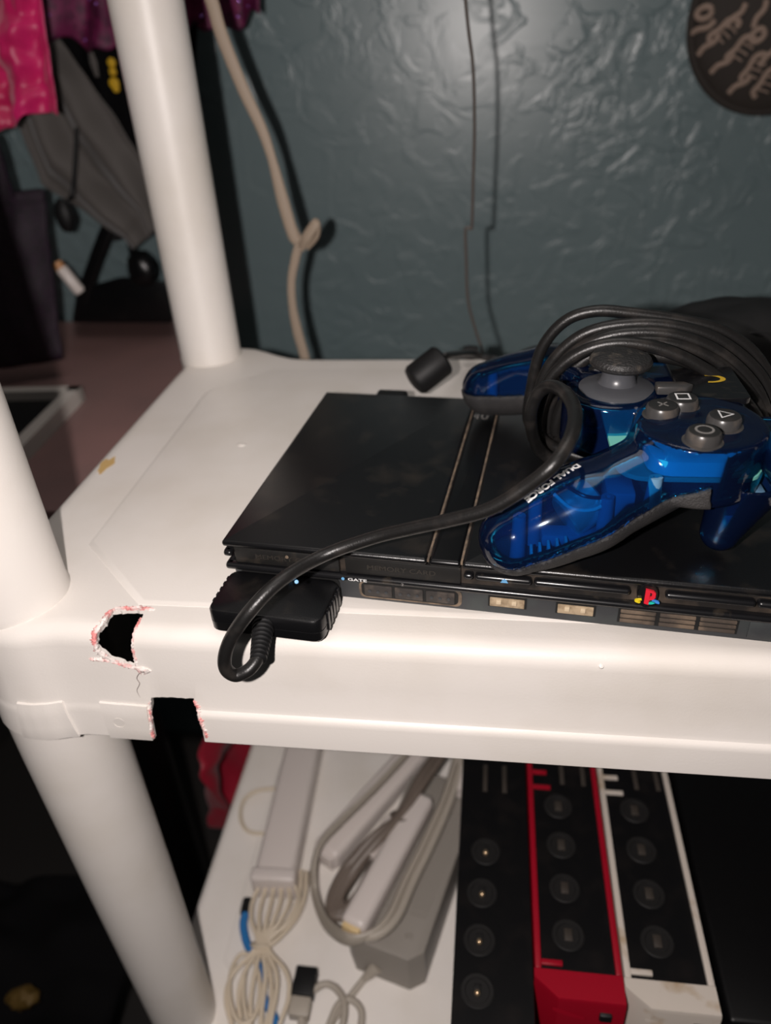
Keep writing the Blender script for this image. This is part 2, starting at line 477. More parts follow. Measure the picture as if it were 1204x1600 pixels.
def shelf_outline(off):
    h = half_outline()
    full = h + [(2 * XM - x, y) for x, y in h[-2:0:-1]]
    P = np.array(full, float)[::-1]                    # counter-clockwise
    T = np.roll(P, -1, 0) - np.roll(P, 1, 0); T /= np.linalg.norm(T, axis=1)[:, None]
    Nn = np.c_[T[:, 1], -T[:, 0]]
    return [tuple(q) for q in P + Nn * off]


PROF = [(-9, 0), (-6.2, -0.25), (-4.0, -1.0), (-2.2, -2.3), (-0.9, -4.2), (-0.2, -6.2), (0, -8.5), (0.5, -24), (1.0, -39.5), (1.5, -41.2), (2.6, -42.2), (3.2, -43.4), (3.4, -45), (3.8, -58.8), (3.3, -59.6),
        (1.4, -59.6), (1.0, -45), (-1.6, -42), (-2.2, -20), (-2.8, -8), (-4.6, -4.0), (-9, -3.0)]


CORNER = {7: 0.9, 8: 2.0, 9: 2.4, 10: 2.7, 11: 2.9, 12: 3.1, 13: 3.8, 14: 3.3}


def corner_weight(x, y):
    xx = min(x, 2 * XM - x)
    w = min(1.0, max(0.0, (-9.0 - xx) / 4.0))
    return w if y < 60 or y > 290 else 0.0


def shelf_rings():
    rr = [shelf_outline(off) for off, z in PROF]; base = shelf_outline(0.0); n = len(base)
    mb = MB(); vs = []
    for k, (off, z) in enumerate(PROF):
        alt = shelf_outline(CORNER[k]) if k in CORNER else rr[k]
        for i in range(n):
            w = corner_weight(*base[i])
            vs.append((rr[k][i][0] * (1 - w) + alt[i][0] * w, rr[k][i][1] * (1 - w) + alt[i][1] * w, z))
    fs = []; m = len(PROF)
    for i in range(m - 1):
        for j in range(n):
            j2 = (j + 1) % n
            fs.append((i * n + j, i * n + j2, (i + 1) * n + j2, (i + 1) * n + j))
    fs.append(tuple(range(n))); fs.append(tuple((m - 1) * n + j for j in range(n))[::-1])
    return mb.add(vs, fs)


def skin(x, s, out=0.0):
    """point on the outer face near the front left corner: s = 0 at the top flat's edge, growing over the lip"""
    w_ = corner_weight(x, 0.0)
    pts = [(-(p[0] * (1 - w_) + CORNER.get(k, p[0]) * w_), p[1]) for k, p in enumerate(PROF[:15])]
    pts = [(9 + 40, 0.0)] + pts                        # flat top behind
    acc = -40.0
    for i in range(len(pts) - 1):
        a, b = np.array(pts[i]), np.array(pts[i + 1]); L = np.linalg.norm(b - a)
        if s <= acc + L or i == len(pts) - 2:
            t = (s - acc) / L; q = a + (b - a) * t; d = (b - a) / L
            nrm = np.array([d[1], -d[0]])              # outward (y, z)
            q = q + nrm * out
            return np.array([x, q[0], q[1]])
        acc += L


def s_of_z(z):
    lo_, hi_ = 0.0, 80.0
    for _ in range(40):
        m_ = (lo_ + hi_) / 2
        if skin(0, m_)[2] > z: lo_ = m_
        else: hi_ = m_
    return lo_


def jag(poly, step, amp, seed, closed=True):
    rnd = random.Random(seed); o = []
    for i in range(len(poly) if closed else len(poly) - 1):
        a, b = np.array(poly[i]), np.array(poly[(i + 1) % len(poly)]); k = max(1, int(np.linalg.norm(b - a) / step))
        for j in range(k):
            q = a + (b - a) * j / k
            o.append((q[0] + rnd.uniform(-amp, amp), q[1] + rnd.uniform(-amp, amp)))
    return o


def cutter(poly, out=4, inn=4.5):
    n = len(poly)
    vs = [skin(x, s, out) for x, s in poly] + [skin(x, s, -inn) for x, s in poly]
    fs = [tuple(range(n)), tuple(range(n, 2 * n))[::-1]] + [(i, (i + 1) % n, n + (i + 1) % n, n + i) for i in range(n)]
    me = MB().add(vs, fs).mesh('cut')
    bm = bmesh.new(); bm.from_mesh(me); bmesh.ops.triangulate(bm, faces=[f for f in bm.faces if len(f.verts) > 4]); bm.to_mesh(me); bm.free()
    return me


def boolean(me, cuts):
    base = bpy.data.objects.new('tmp', me); COL.objects.link(base); tmp = [base]
    for c in cuts:
        o = bpy.data.objects.new('tmpc', c); COL.objects.link(o); tmp.append(o)
        md = base.modifiers.new('b', 'BOOLEAN'); md.operation = 'DIFFERENCE'; md.object = o; md.solver = 'EXACT'
    dg = bpy.context.evaluated_depsgraph_get()
    r = bpy.data.meshes.new_from_object(base.evaluated_get(dg))
    for o in tmp: bpy.data.objects.remove(o)
    return r if len(r.vertices) > 0.5 * len(me.vertices) else me


HOLE = [(-27.4, -5.6), (-20, -6.8), (-13.4, -7.2), (-12.2, -1), (-12.8, 7), (-14.0, 14), (-14.2, 24.2), (-19.6, 23.4), (-26.0, 20.2), (-30.0, 15.5), (-30.0, 9), (-27.6, 3)]
S35 = s_of_z(-35.2)
NOTCH = [(-11.6, S35), (7.4, S35 - 0.2), (8.4, S35 + 6), (9.4, S35 + 12), (9.2, 84), (-15.2, 84), (-13.2, S35 + 10)]
hole_j = jag(HOLE, 1.3, 0.45, 3)
notch_j = jag(NOTCH[:5], 1.6, 0.28, 5, False) + [(9.2, 84), (-15.2, 84), (-13.6, S35 + 10), (-12.6, S35 + 4)]
rack = thing('shelving_unit', 'white resin shelving unit on round posts, its upper shelf broken at the front left corner', 'shelving', (XM, 152, -900))

me = shelf_rings().mesh('shelf')
dim = lambda: MB().lathe([(2.7, -4), (2.7, 8.0)], (-28.6, -6.5, -49.4), (0, 1, 0), 20).mesh('cutd')
ntc = [(x, skin(x, s)[2] if s < 74 else -66.0) for x, s in notch_j]
n_ = len(ntc)
nm_ = MB().add([(x, -14, z) for x, z in ntc] + [(x, 7, z) for x, z in ntc], [tuple(range(n_)), tuple(range(n_, 2 * n_))[::-1]] + [(i, (i + 1) % n_, n_ + (i + 1) % n_, n_ + i) for i in range(n_)]).mesh('cutn')
me = boolean(me, [cutter(hole_j)])
me = boolean(me, [nm_])
me = boolean(me, [dim()])
ri = ROOTINV[rack.name]
for v in me.vertices: v.co = Vector(ri(np.array(v.co) / S)) * S
finish(me, M['white'], 30)
shelf = bpy.data.objects.new('shelf', me); COL.objects.link(shelf); shelf.parent = rack; ROOTINV[shelf.name] = ri


def octagon(off):
    h = [(XM, 18.2), (-17.5, 18.2), (-60.3, 60.2), (-60.9, 240.4), (-22.3, 279.9), (XM, 279.9)]
    P = h + [(2 * XM - x, y) for x, y in h[-2:0:-1]]
    c = np.array([XM, 149.0]); o = []
    for x, y in P[::-1]:
        o.append((x + off * np.sign(x - c[0]) * 0.8, y + off * np.sign(y - c[1]) * 0.8))
    return o


obj('raised_panel', rings(octagon, [(-3.2, 1.1), (-2.4, 1.0), (-0.3, 0.15), (0, -0.5), (-3, -0.6)]), M['white'], shelf)


def front_y(x):
    return float(np.interp(x, [-80, -76, -72, -66, -60, -54, -46], [-1.5, -2.9, -3.7, -3.8, -3.0, -1.2, 0.0]))


def skin_patch(corners, thick, nx=14, ns=6, bev=0.5):
    """thin plate lying on the apron; corners (x, z): top left, top right, bottom right, bottom left"""
    tl, tr_, br_, bl_ = [np.array(c, float) for c in corners]
    vs = []; mb = MB()
    for lay in (0, 1):
        for j in range(ns + 1):
            for i in range(nx + 1):
                u, v = i / nx, j / ns
                if lay:
                    u = 0.02 + 0.96 * u; v = 0.03 + 0.97 * v
                q = (tl * (1 - u) + tr_ * u) * (1 - v) + (bl_ * (1 - u) + br_ * u) * v
                p = skin(q[0], s_of_z(q[1]), thick if lay else -1.2); p = p + np.array([0, front_y(q[0]), 0])
                vs.append(p)
    n1 = (nx + 1) * (ns + 1); w = nx + 1; fs = []
    for j in range(ns):
        for i in range(nx):
            a = j * w + i
            fs.append((a, a + 1, a + w + 1, a + w)); fs.append((n1 + a, n1 + a + w, n1 + a + w + 1, n1 + a + 1))
    rim = [i for i in range(nx)] + [j * w + nx for j in range(ns)] + [ns * w + i for i in range(nx, 0, -1)] + [j * w for j in range(ns, 0, -1)]
    for k in range(len(rim)):
        a, b = rim[k], rim[(k + 1) % len(rim)]; fs.append((a, b, n1 + b, n1 + a))
    return mb.add(vs, fs)


tme = skin_patch([(-36.3, -38.6), (-13.6, -39.4), (-15.0, -59.2), (-35.6, -58.8)], 0.9).mesh('screw_tab')
tme = boolean(tme, [dim()])
for v in tme.vertices: v.co = Vector(ri(np.array(v.co) / S)) * S
finish(tme, M['white'], 30)
tb = bpy.data.objects.new('screw_tab', tme); COL.objects.link(tb); tb.parent = shelf
obj('corner_plate', skin_patch([(-73, -38.2), (-52.5, -38.6), (-49.4, -59.0), (-76.5, -58.8)], 0.9), M['white'], shelf)
dimple = MB().lathe([(2.72, -0.3), (2.72, 2.6), (0.1, 2.9)], (-28.6, -3.9, -49.4), (0, 1, 0), 20)
obj('screw_hole', dimple, M['white'], shelf)

# torn, stress-whitened lips along both breaks
rnd = random.Random(11)


def torn_strip(path, w0, w1, lift):
    """ragged curled ribbon following (x, s) points"""
    mb = MB(); pts = []
    for i in range(len(path) - 1):
        a, b = np.array(path[i]), np.array(path[i + 1]); k = max(1, int(np.linalg.norm(b - a) / 0.5))
        for j in range(k): pts.append(a + (b - a) * j / k)
    pts.append(np.array(path[-1])); pts = np.array(pts); n = len(pts)
    T = np.gradient(pts, axis=0); T /= np.linalg.norm(T, axis=1)[:, None] + 1e-9
    Nn = np.c_[T[:, 1], -T[:, 0]]
    rows = []
    for i in range(n):
        e = min(1.0, i / 3, (n - 1 - i) / 3)
        a = pts[i] + Nn[i] * (-0.5 + rnd.uniform(-0.25, 0.25))
        b = pts[i] + Nn[i] * (w0 + rnd.uniform(0, 1) ** 2 * (w1 - w0)) * (0.2 + 0.8 * e)
        m_ = (a + b) / 2
        rows.append([skin(*a, -0.9), skin(*a, lift * rnd.uniform(0.3, 1.0)), skin(*m_, lift * rnd.uniform(0.6, 1.3) * e + 0.1), skin(*b, 0.02), skin(*b, -0.6)])
    vs = [p for r in rows for p in r]; fs = []
    for i in range(n - 1):
        for j in range(4): fs.append((i * 5 + j, i * 5 + j + 1, (i + 1) * 5 + j + 1, (i + 1) * 5 + j))
        fs.append((i * 5 + 4, i * 5, (i + 1) * 5, (i + 1) * 5 + 4))
    fs.append((0, 1, 2, 3, 4)); fs.append(tuple((n - 1) * 5 + j for j in (4, 3, 2, 1, 0)))
    return mb.add(vs, fs)


H_ = HOLE
for path, a, b, l in (([H_[0], H_[11], H_[10], H_[9], H_[8]][::-1], 1.0, 2.6, 0.7), ([H_[8], H_[7], H_[6]][::-1], 0.7, 1.8, 0.6), ([H_[2], H_[1], H_[0]][::-1], 0.8, 2.2, 0.7),
                      ([H_[6], H_[5], H_[4], H_[3]][::-1], 0.4, 1.0, 0.4), ([(-8.6, 26.0), (-10.8, 24.4), (-13.2, 24.2), (-15.5, 24.4)], 1.8, 4.4, 0.9), ([(-35.0, 20.4), (-30.5, 21.0), (-26, 20.8)], 0.5, 1.8, 0.7),
                      ([(-8.6, -6.0), (-11.5, -7.4), (-14, -7.2)], 0.6, 1.4, 0.6), ([(-13.6, S35 + 12), (-13.2, S35 + 6), (-12.6, S35 + 2)], -0.2, 1.8, 0.6), ([(-15.0, S35 + 24), (-14.6, S35 + 18), (-13.8, S35 + 11)], 0.6, 2.4, 0.8),
                      ([(7.6, S35 + 1), (8.6, S35 + 6), (9.6, S35 + 12), (10.4, S35 + 22)], 0.5, 1.9, 0.6)):
    obj('torn_edge', torn_strip(path, a, b, l), M['torn'], shelf, smooth=50)
crk = [(-11.6, 26.5), (-13.6, 27), (-15.6, 30), (-15.0, 33), (-17, 37), (-16.4, 41)]
obj('crack', MB().tube([skin(x, s, 0.02) for x, s in crk], [0.28, 0.25, 0.2, 0.2, 0.16, 0.05], 6), M['crack'], shelf)
obj('stain', MB().add(*(lambda P: ([(x, y, 0.12) for x, y in P] + [(x, y, -0.3) for x, y in P], [tuple(range(len(P))), tuple(range(len(P), 2 * len(P)))[::-1]] + [(i, (i + 1) % len(P), len(P) + (i + 1) % len(P), len(P) + i) for i in range(len(P))]))(
    [(-86.5 + 3.6 * math.cos(a) * (1 + 0.3 * math.sin(3 * a)), 138 + 9 * math.sin(a) * (1 + 0.25 * math.cos(5 * a))) for a in [2 * math.pi * k / 28 for k in range(28)]])), M['stain'], shelf, label='yellow stain at the left edge')

for (x, y) in ((26.5, 189.0),):
    obj('moulding_nub', MB().lathe([(3.0, 0.2), (2.2, 1.2), (1.0, 1.7), (0.1, 1.8)], (-13.0, 163.0, 0), n=18, sx=1.3), M['white'], shelf)
nb = skin(175.0, 11.0)
obj('moulding_nub', MB().lathe([(1.2, -0.3), (0.9, 0.4), (0.1, 0.6)], nb, (0, -0.7, 0.7), 14), M['white'], shelf)

# the shelf below
low = shelf_rings()
low.xf(lambda p: p + np.array([0, 0, -388.0]))
shelf2 = obj('shelf', low, M['white'], rack, 30)
rp = rings(octagon, [(-3.2, 1.1), (-2.4, 1.0), (-0.3, 0.15), (0, -0.5), (-3, -0.6)]); rp.xf(lambda p: p + np.array([0, 0, -388.0]))
obj('raised_panel', rp, M['white'], shelf2)
# posts: upper pieces stand on the shelf, the piece below tapers downward
PF, PB = (-75.6, 22.0), (-79.0, 308.0)
for (x, y) in (PF, PB, (2 * XM - PF[0], PF[1]), (2 * XM - PB[0], PB[1])):
    obj('post', MB().lathe([(22.4, -30), (22.6, -1.0), (22.9, 1.2), (22.3, 3.0), (22.3, 150), (22.9, 360), (22.9, 520)], (x, y, 0), n=40), M['white'], rack, 30)
    obj('post', MB().lathe([(24.6, -40), (24.8, -60), (24.9, -90), (23.9, -215), (21.6, -392)], (x, y, 0), n=40), M['white'], rack, 30)
    obj('post', MB().lathe([(24.6, -430), (24.8, -450), (22.0, -895), (0.1, -900)], (x, y, 0), n=40), M['white'], rack, 30)

# ================================================================== the slim console
CX, CY, CA = 21.839, 28.245, -0.102
CW, CD, CH = 230.0, 152.0, 28.0
con = thing('game_console', 'slim black game console lying flat on the white shelf under the blue controller', 'console', (CX, CY, 1.1), CA)
dz = 1.1                                              # stands on the raised panel; heights below are above the shelf plane


def CB(lo, hi, bev=0.0, seg=2):
    return MB().box((lo[0], lo[1], lo[2] - dz), (hi[0], hi[1], hi[2] - dz), bev, seg)


def clocal(u, v, w):
    c, s = math.cos(CA), math.sin(CA)
    return np.array([CX + u * c - v * s, CY + u * s + v * c, w])


def cput(name, mb, m, parent=con, **k):
    return obj(name, mb, m, parent, local=True, **k)


core = rings(lambda o: rrect(2.6, 3.0, CW - 2.6, CD - 2, 1.5, o), [(-1, 27.4 - dz), (0, 27.0 - dz), (0, 12.9 - dz), (-0.6, 12.8 - dz)])
cput('body', core, M['recess'])
cput('lower_case', rings(lambda o: rrect(1.9, 2.0, CW - 1.9, CD - 2, 1.8, o), [(-0.5, 12.9 - dz), (0, 12.6 - dz), (0, 3.4 - dz), (-0.8, 2.6 - dz)]), M['face'], label='dark grey lower front and base')
for (u, v) in ((14, 14), (216, 14), (14, 138), (216, 138)):
    cput('foot', MB().lathe([(5, 0), (5, 1.6)], (u, v, 0), n=16), M['blk_soft'])
# top plate in three pieces, divided by dusty grooves
G1, G2 = 86.6, 99.8


def top_piece(u0, u1):
    return rings(lambda o: rrect(u0, -0.2, u1, CD, 1.2, o), [(-1.5, CH - dz), (-0.7, CH - 0.25 - dz), (-0.15, CH - 0.85 - dz), (0, CH - 1.6 - dz), (-0.15, CH - 2.3 - dz), (-0.6, CH - 2.8 - dz), (-1.2, CH - 3.0 - dz)])


cput('top_plate', top_piece(-0.4, G1 - 0.35), M['blk'])
cput('centre_strip', top_piece(G1 + 0.35, G2 - 0.3), M['blk_gloss'], label='glossy strip with the embossed emblem')
lid = cput('disc_lid', top_piece(G2 + 0.3, CW + 0.4), M['blk'])
for u in (G1, G2):
    cput('groove', CB((u - 0.42, 0.6, 26.6), (u + 0.42, CD - 1.0, CH - 0.12)), M['dust'], label='groove filled with brown dust')


def rib(u0, u1, w0, w1, v=-0.2, r=1.3):
    return CB((u0, v, w0), (u1, 4.0, w1), r, 4)


for (u0, u1) in ((-0.6, 3.2), (100.6, 104.4), (105.0, 126.9), (127.6, 163.2), (175.5, 206.6), (207.2, CW + 0.5)):
    cput('rib', rib(u0, u1, 19.9, 22.7), M['blk_rib'], con)
cput('rib', rib(-0.7, CW + 0.6, 13.2, 16.1), M['blk_rib'], con)
for (x0, x1) in ((-0.7, 3.5),):
    cput('side_rib', CB((-0.7, 0.6, 13.2), (3, CD - 2, 16.1), 0.9, 3), M['blk_rib'])
    cput('side_rib', CB((-0.6, 0.6, 19.9), (3, CD - 2, 22.7), 0.9, 3), M['blk_rib'])
# memory card flaps with raised lettering
for u0, u1 in ((4.2, 49.6), (52.2, 99.4)):
    fl = cput('memory_card_flap', CB((u0, 1.2, 16.6), (u1, 3.6, 24.4), 0.5), M['flap'])
    v_, f_ = text_mesh('MEMORY CARD', 3.2, 0.03, 1.25)
    v_ = np.c_[v_[:, 0] + u0 + 9, np.full(len(v_), 1.12), v_[:, 1] + 19.6 - dz]
    cput('lettering', MB().add(v_, f_), M['ink_faint'], fl, smooth=0)
# round boss and the four-colour emblem
bs = cput('emblem_boss', MB().lathe([(6.0, 3), (6.0, -0.4), (5.6, -0.9), (0.1, -0.95)], (169.2, 0.6, 21.2 - dz), (0, 1, 0), 28, sy=1.0, sx=0.62), M['blk_rib'])


def flat_poly(pts, v0, v1):
    """polygon in (u, w) with thickness along v"""
    n = len(pts)
    vs = [(u, v0, w - dz) for u, w in pts] + [(u, v1, w - dz) for u, w in pts]
    return MB().add(vs, [tuple(range(n)), tuple(range(n, 2 * n))[::-1]] + [(i, (i + 1) % n, n + (i + 1) % n, n + i) for i in range(n)])


sl = lambda P: [(169.3 + (u - 169.3) * 0.82, 21.0 + (w - 21.0) * 0.85) for u, w in P]
pp = [(167.9, 17.9), (169.9, 17.3), (169.9, 24.0), (170.8, 23.7), (170.8, 21.6), (170.0, 21.2), (170.0, 19.8), (171.6, 20.4), (172.4, 21.4), (172.4, 23.8), (171.4, 24.8), (167.9, 25.6)]
cput('emblem_letter', flat_poly(sl(pp), -1.5, -0.6), M['logo_r'], bs, label='red upright letter of the emblem')


def arc_band(cx, cw, a0, a1, ro, ri_, sq=0.38, n=12):
    o = [(cx + ro * math.cos(math.radians(a0 + (a1 - a0) * k / n)), cw + ro * sq * math.sin(math.radians(a0 + (a1 - a0) * k / n))) for k in range(n + 1)]
    i = [(cx + ri_ * math.cos(math.radians(a1 - (a1 - a0) * k / n)), cw + ri_ * sq * math.sin(math.radians(a1 - (a1 - a0) * k / n))) for k in range(n + 1)]
    return o + i


for nm, m_, a0, a1, c in (('yellow', 'logo_y', 95, 250, 167.0), ('teal', 'logo_g', -100, -20, 169.6), ('blue', 'logo_b', -25, 95, 171.4)):
    cput('emblem_stroke', flat_poly(sl(arc_band(c, 18.7, a0, a1, 3.2, 1.5)), -1.35, -0.6), M[m_], bs, label=nm + ' stroke of the emblem')
# controller port two: recess, three blocks of sockets
pr_ = cput('controller_port', flat_poly(rrect(57.2, 4.6, 99.8, 13.0, 2.6), 1.55, 3.0), M['dust'], label='controller socket with a dusty rim')
cput('socket_bed', flat_poly(rrect(58.2, 5.4, 98.4, 12.6, 2.2), 1.45, 3.0), M['hole'], pr_)
for k in range(3):
    u0 = 59.4 + 12.9 * k
    bl = cput('socket_block', CB((u0, 0.9, 6.0), (u0 + 11.8, 2.8, 11.6), 0.5), M['port'], pr_)
    for j in range(3):
        pb = MB().lathe([(0.75, 0.4), (0.75, -0.2), (0.4, -0.3), (0.05, -0.1)], (u0 + 2.4 + 3.5 * j, 0.9, 8.6 - dz), (0, 1, 0), 10)
        o = cput('socket_pin', pb, M['face'], pr_)
# port one (behind the plug)
p1 = cput('controller_port', flat_poly(rrect(5.0, 4.6, 49.0, 13.0, 2.6), 1.55, 3.0), M['hole'], label='controller socket filled by the plug')
# two usb sockets
for u0 in (111.0, 137.3):
    us = cput('usb_socket', flat_poly([(u0 - 0.7, 6.9), (u0 + 14.4, 6.9), (u0 + 14.4, 12.8), (u0 - 0.7, 12.8)], 1.5, 3.0), M['hole'])
    cput('socket_tongue', CB((u0, 0.9, 7.4), (u0 + 13.6, 2.5, 11.6), 0.3), M['usb'], us, label='beige tongue of the socket')
    for du in (3.6, 9.6):
        cput('socket_peg', CB((u0 + du - 1.0, 0.1, 9.2), (u0 + du + 1.0, 1.5, 11.2), 0.3), M['usb_pin'], us)
# ventilation slats: three columns of three
vt = cput('vent', flat_poly([(160.0, 5.6), (203.0, 5.6), (203.0, 12.9), (160.0, 12.9)], 1.6, 3.0), M['hole'])
for c in range(3):
    for r in range(3):
        cput('slat', CB((160.8 + 14.3 * c, 0.95, 6.1 + 2.25 * r), (173.6 + 14.3 * c, 2.6, 7.6 + 2.25 * r), 0.25), M['slat'], vt)
cput('button', CB((206.6, 1.2, 4.4), (222, 3.0, 12.4), 0.4), M['face'])


# printed marks on the lowest rib and top
def clabel(name, body, u, w, size, m, v=-0.28, sx=1.0, bold=0.0):
    a, f = text_mesh(body, size, bold, sx)
    return cput(name, MB().add(np.c_[a[:, 0] + u, np.full(len(a), v), a[:, 1] + w - dz], f), m, smooth=0)


clabel('lettering', 'GATE', 53.2, 14.0, 1.9, M['ink_white'], sx=1.7, bold=0.03)
clabel('lettering', '2', 75.5, 14.0, 1.8, M['ink_grey'], sx=1.3, bold=0.03)
cput('printed_mark', flat_poly([(115.0, 20.6), (118.0, 20.6), (117.4, 21.5), (115.6, 21.5)], -0.3, 0.2), M['ink_blue'], label='pale blue eject mark')
cput('printed_mark', flat_poly([(116.5, 22.3), (115.4, 21.7), (117.6, 21.7)], -0.3, 0.2), M['ink_blue'], label='pale blue eject mark')
for u in (51.2, 28.6):
    cput('printed_mark', MB().lathe([(0.7, 0), (0.7, -0.3)], (u, -0.05, 14.6 - dz), (0, 1, 0), 10), M['ink_blue'], label='pale blue dot')
# angular emblem on the centre strip, near the back
em_ = MB()
for (u0, v0, u1, v1) in ((88.2, 128.5, 89.1, 131), (89.6, 126.4, 90.6, 131.6), (92.0, 126.4, 92.9, 131.4), (92.0, 126.4, 95.6, 127.3), (94.7, 126.4, 95.6, 131.4)):
    em_.add(*(lambda b: (b.v, b.f))(MB().box((u0, v0, CH - 0.3 - dz), (u1, v1, CH + 0.06 - dz))))
cput('raised_emblem', em_, M['ink_grey'])
a, f = text_mesh('POWER  RESET', 3.6, 0.02, 1.2)
cput('lettering', MB().add(np.c_[a[:, 0] + 4, a[:, 1] + 147.0, np.full(len(a), CH + 0.05 - dz)], f), M['ink_faint'], smooth=0)
# specks of dust on the plate edge
cput('dust_speck', MB().lathe([(0.9, 0.2), (0.7, -0.3), (0.05, -0.4)], (27.4, 1.2, 21.8 - dz), (0, 1, 0), 7), M['dust'])

# ================================================================== adapter plug with ferrite cylinder behind the console
pw = thing('mains_lead', 'black cord plugged into the back of the console through a thick cylinder', 'cord', clocal(38, 158, 0))
obj('plug', MB().box((-9, 0, 0), (9, 16, 11), 2).xf(lambda p: clocal(37 + p[0], 147 + p[1], p[2] + 15.5)), M['blk_soft'], pw)
A0, A1 = Z(647, 596, 23.0), Z(692, 561, 33.0)
ax = (A1 - A0); Ln = np.linalg.norm(ax)
obj('ferrite_cylinder', MB().lathe([(5.5, -1.5), (8.6, -0.5), (10.0, 1.5), (10.0, Ln - 1.5), (8.8, Ln), (4, Ln + 0.6), (0.1, Ln + 0.6)], A0, ax, 28), M['blk_soft'], pw)
obj('wire', MB().tube([A1 - ax * 0.05, A1 + ax * 0.15, Z(735, 553, 12), Z(765, 560, 5.5), Z(790, 562, 4.5), (160, 306, 4.2), (178, 318, 2), (192, 326, -10), (203, 338, -45), (217, 347, -130), (230, 360, -420), (240, 420, -893)], 2.4, 10), M['rubber'], pw)
obj('wire_clamp', MB().lathe([(0.1, -6), (4.6, -5), (5.2, 0), (4.6, 5), (0.1, 6)], Z(735, 551, 9), (1, 0.1, 0), 18), M['blk_soft'], pw)

# ================================================================== the blue controller
ctl = thing('game_controller', 'see-through blue game controller with its black cord wound round it, lying on the console', 'controller', (175, 80, 29.2))


def capsule(P, a, b, ra, rb, bulge=0.0):
    a = np.array(a, float); b = np.array(b, float); d = b - a
    t = np.clip(((P - a) @ d) / (d @ d), 0, 1)
    return np.linalg.norm(P - a - t[..., None] * d, axis=-1) - (ra + (rb - ra) * t + bulge * 4 * t * (1 - t))


def rbox(P, c, h, r):
    q = np.abs(P - np.array(c, float)) - (np.array(h, float) - r)
    return np.linalg.norm(np.maximum(q, 0), axis=-1) + np.minimum(q.max(-1), 0) - r


def disc(P, c, rad, hh, r):
    d = P - np.array(c, float); x = np.linalg.norm(d[..., :2], axis=-1) - (rad - r); y = np.abs(d[..., 2]) - (hh - r)
    return np.minimum(np.maximum(x, y), 0) + np.sqrt(np.maximum(x, 0) ** 2 + np.maximum(y, 0) ** 2) - r


def smin(a, b, k):
    h = np.clip(0.5 + 0.5 * (b - a) / k, 0, 1)
    return b + (a - b) * h - k * h * (1 - h)


def body_sdf(P):
    d = capsule(P, (141.0, 14.5, 43.2), (166, 21, 53.5), 13.6, 15.6, 1.3)
    d = smin(d, capsule(P, (166, 21, 53.5), (198, 36, 64), 16.0, 15.0), 4)
    d2 = capsule(P, (130, 150, 43.2), (160, 142, 52), 13.6, 15.2, 1.2)
    d2 = smin(d2, capsule(P, (160, 142, 52), (200, 122, 63), 15.5, 15.0), 4)
    d = np.minimum(d, d2)
    d = smin(d, rbox(P, (207, 79, 66), (22, 50, 12), 8), 8)
    d = smin(d, disc(P, (205, 38, 68), 23.0, 11.5, 2.0), 3)
    d = smin(d, disc(P, (205, 120, 68), 23.0, 11.5, 2.0), 3)
    d = smin(d, disc(P, (178, 70, 66), 18.5, 12.0, 3.0), 3)
    d = smin(d, disc(P, (178, 98, 66), 18.5, 12.0, 3.0), 3)
    return d


def seam(P):
    """height of the parting line between blue top and grey underside"""
    x = P[..., 0]
    near = 36.0 + np.clip((x - 132) * 0.10, -1, 0.8) + np.clip(x - 140, 0, 66) * 0.43 - np.clip((x - 206) * 6.0, 0, 11)
    far = 42.5 + np.clip(x - 118, 0, 90) * 0.20
    t = np.clip((P[..., 1] - 60) / 40, 0, 1)
    return near * (1 - t) + far * t


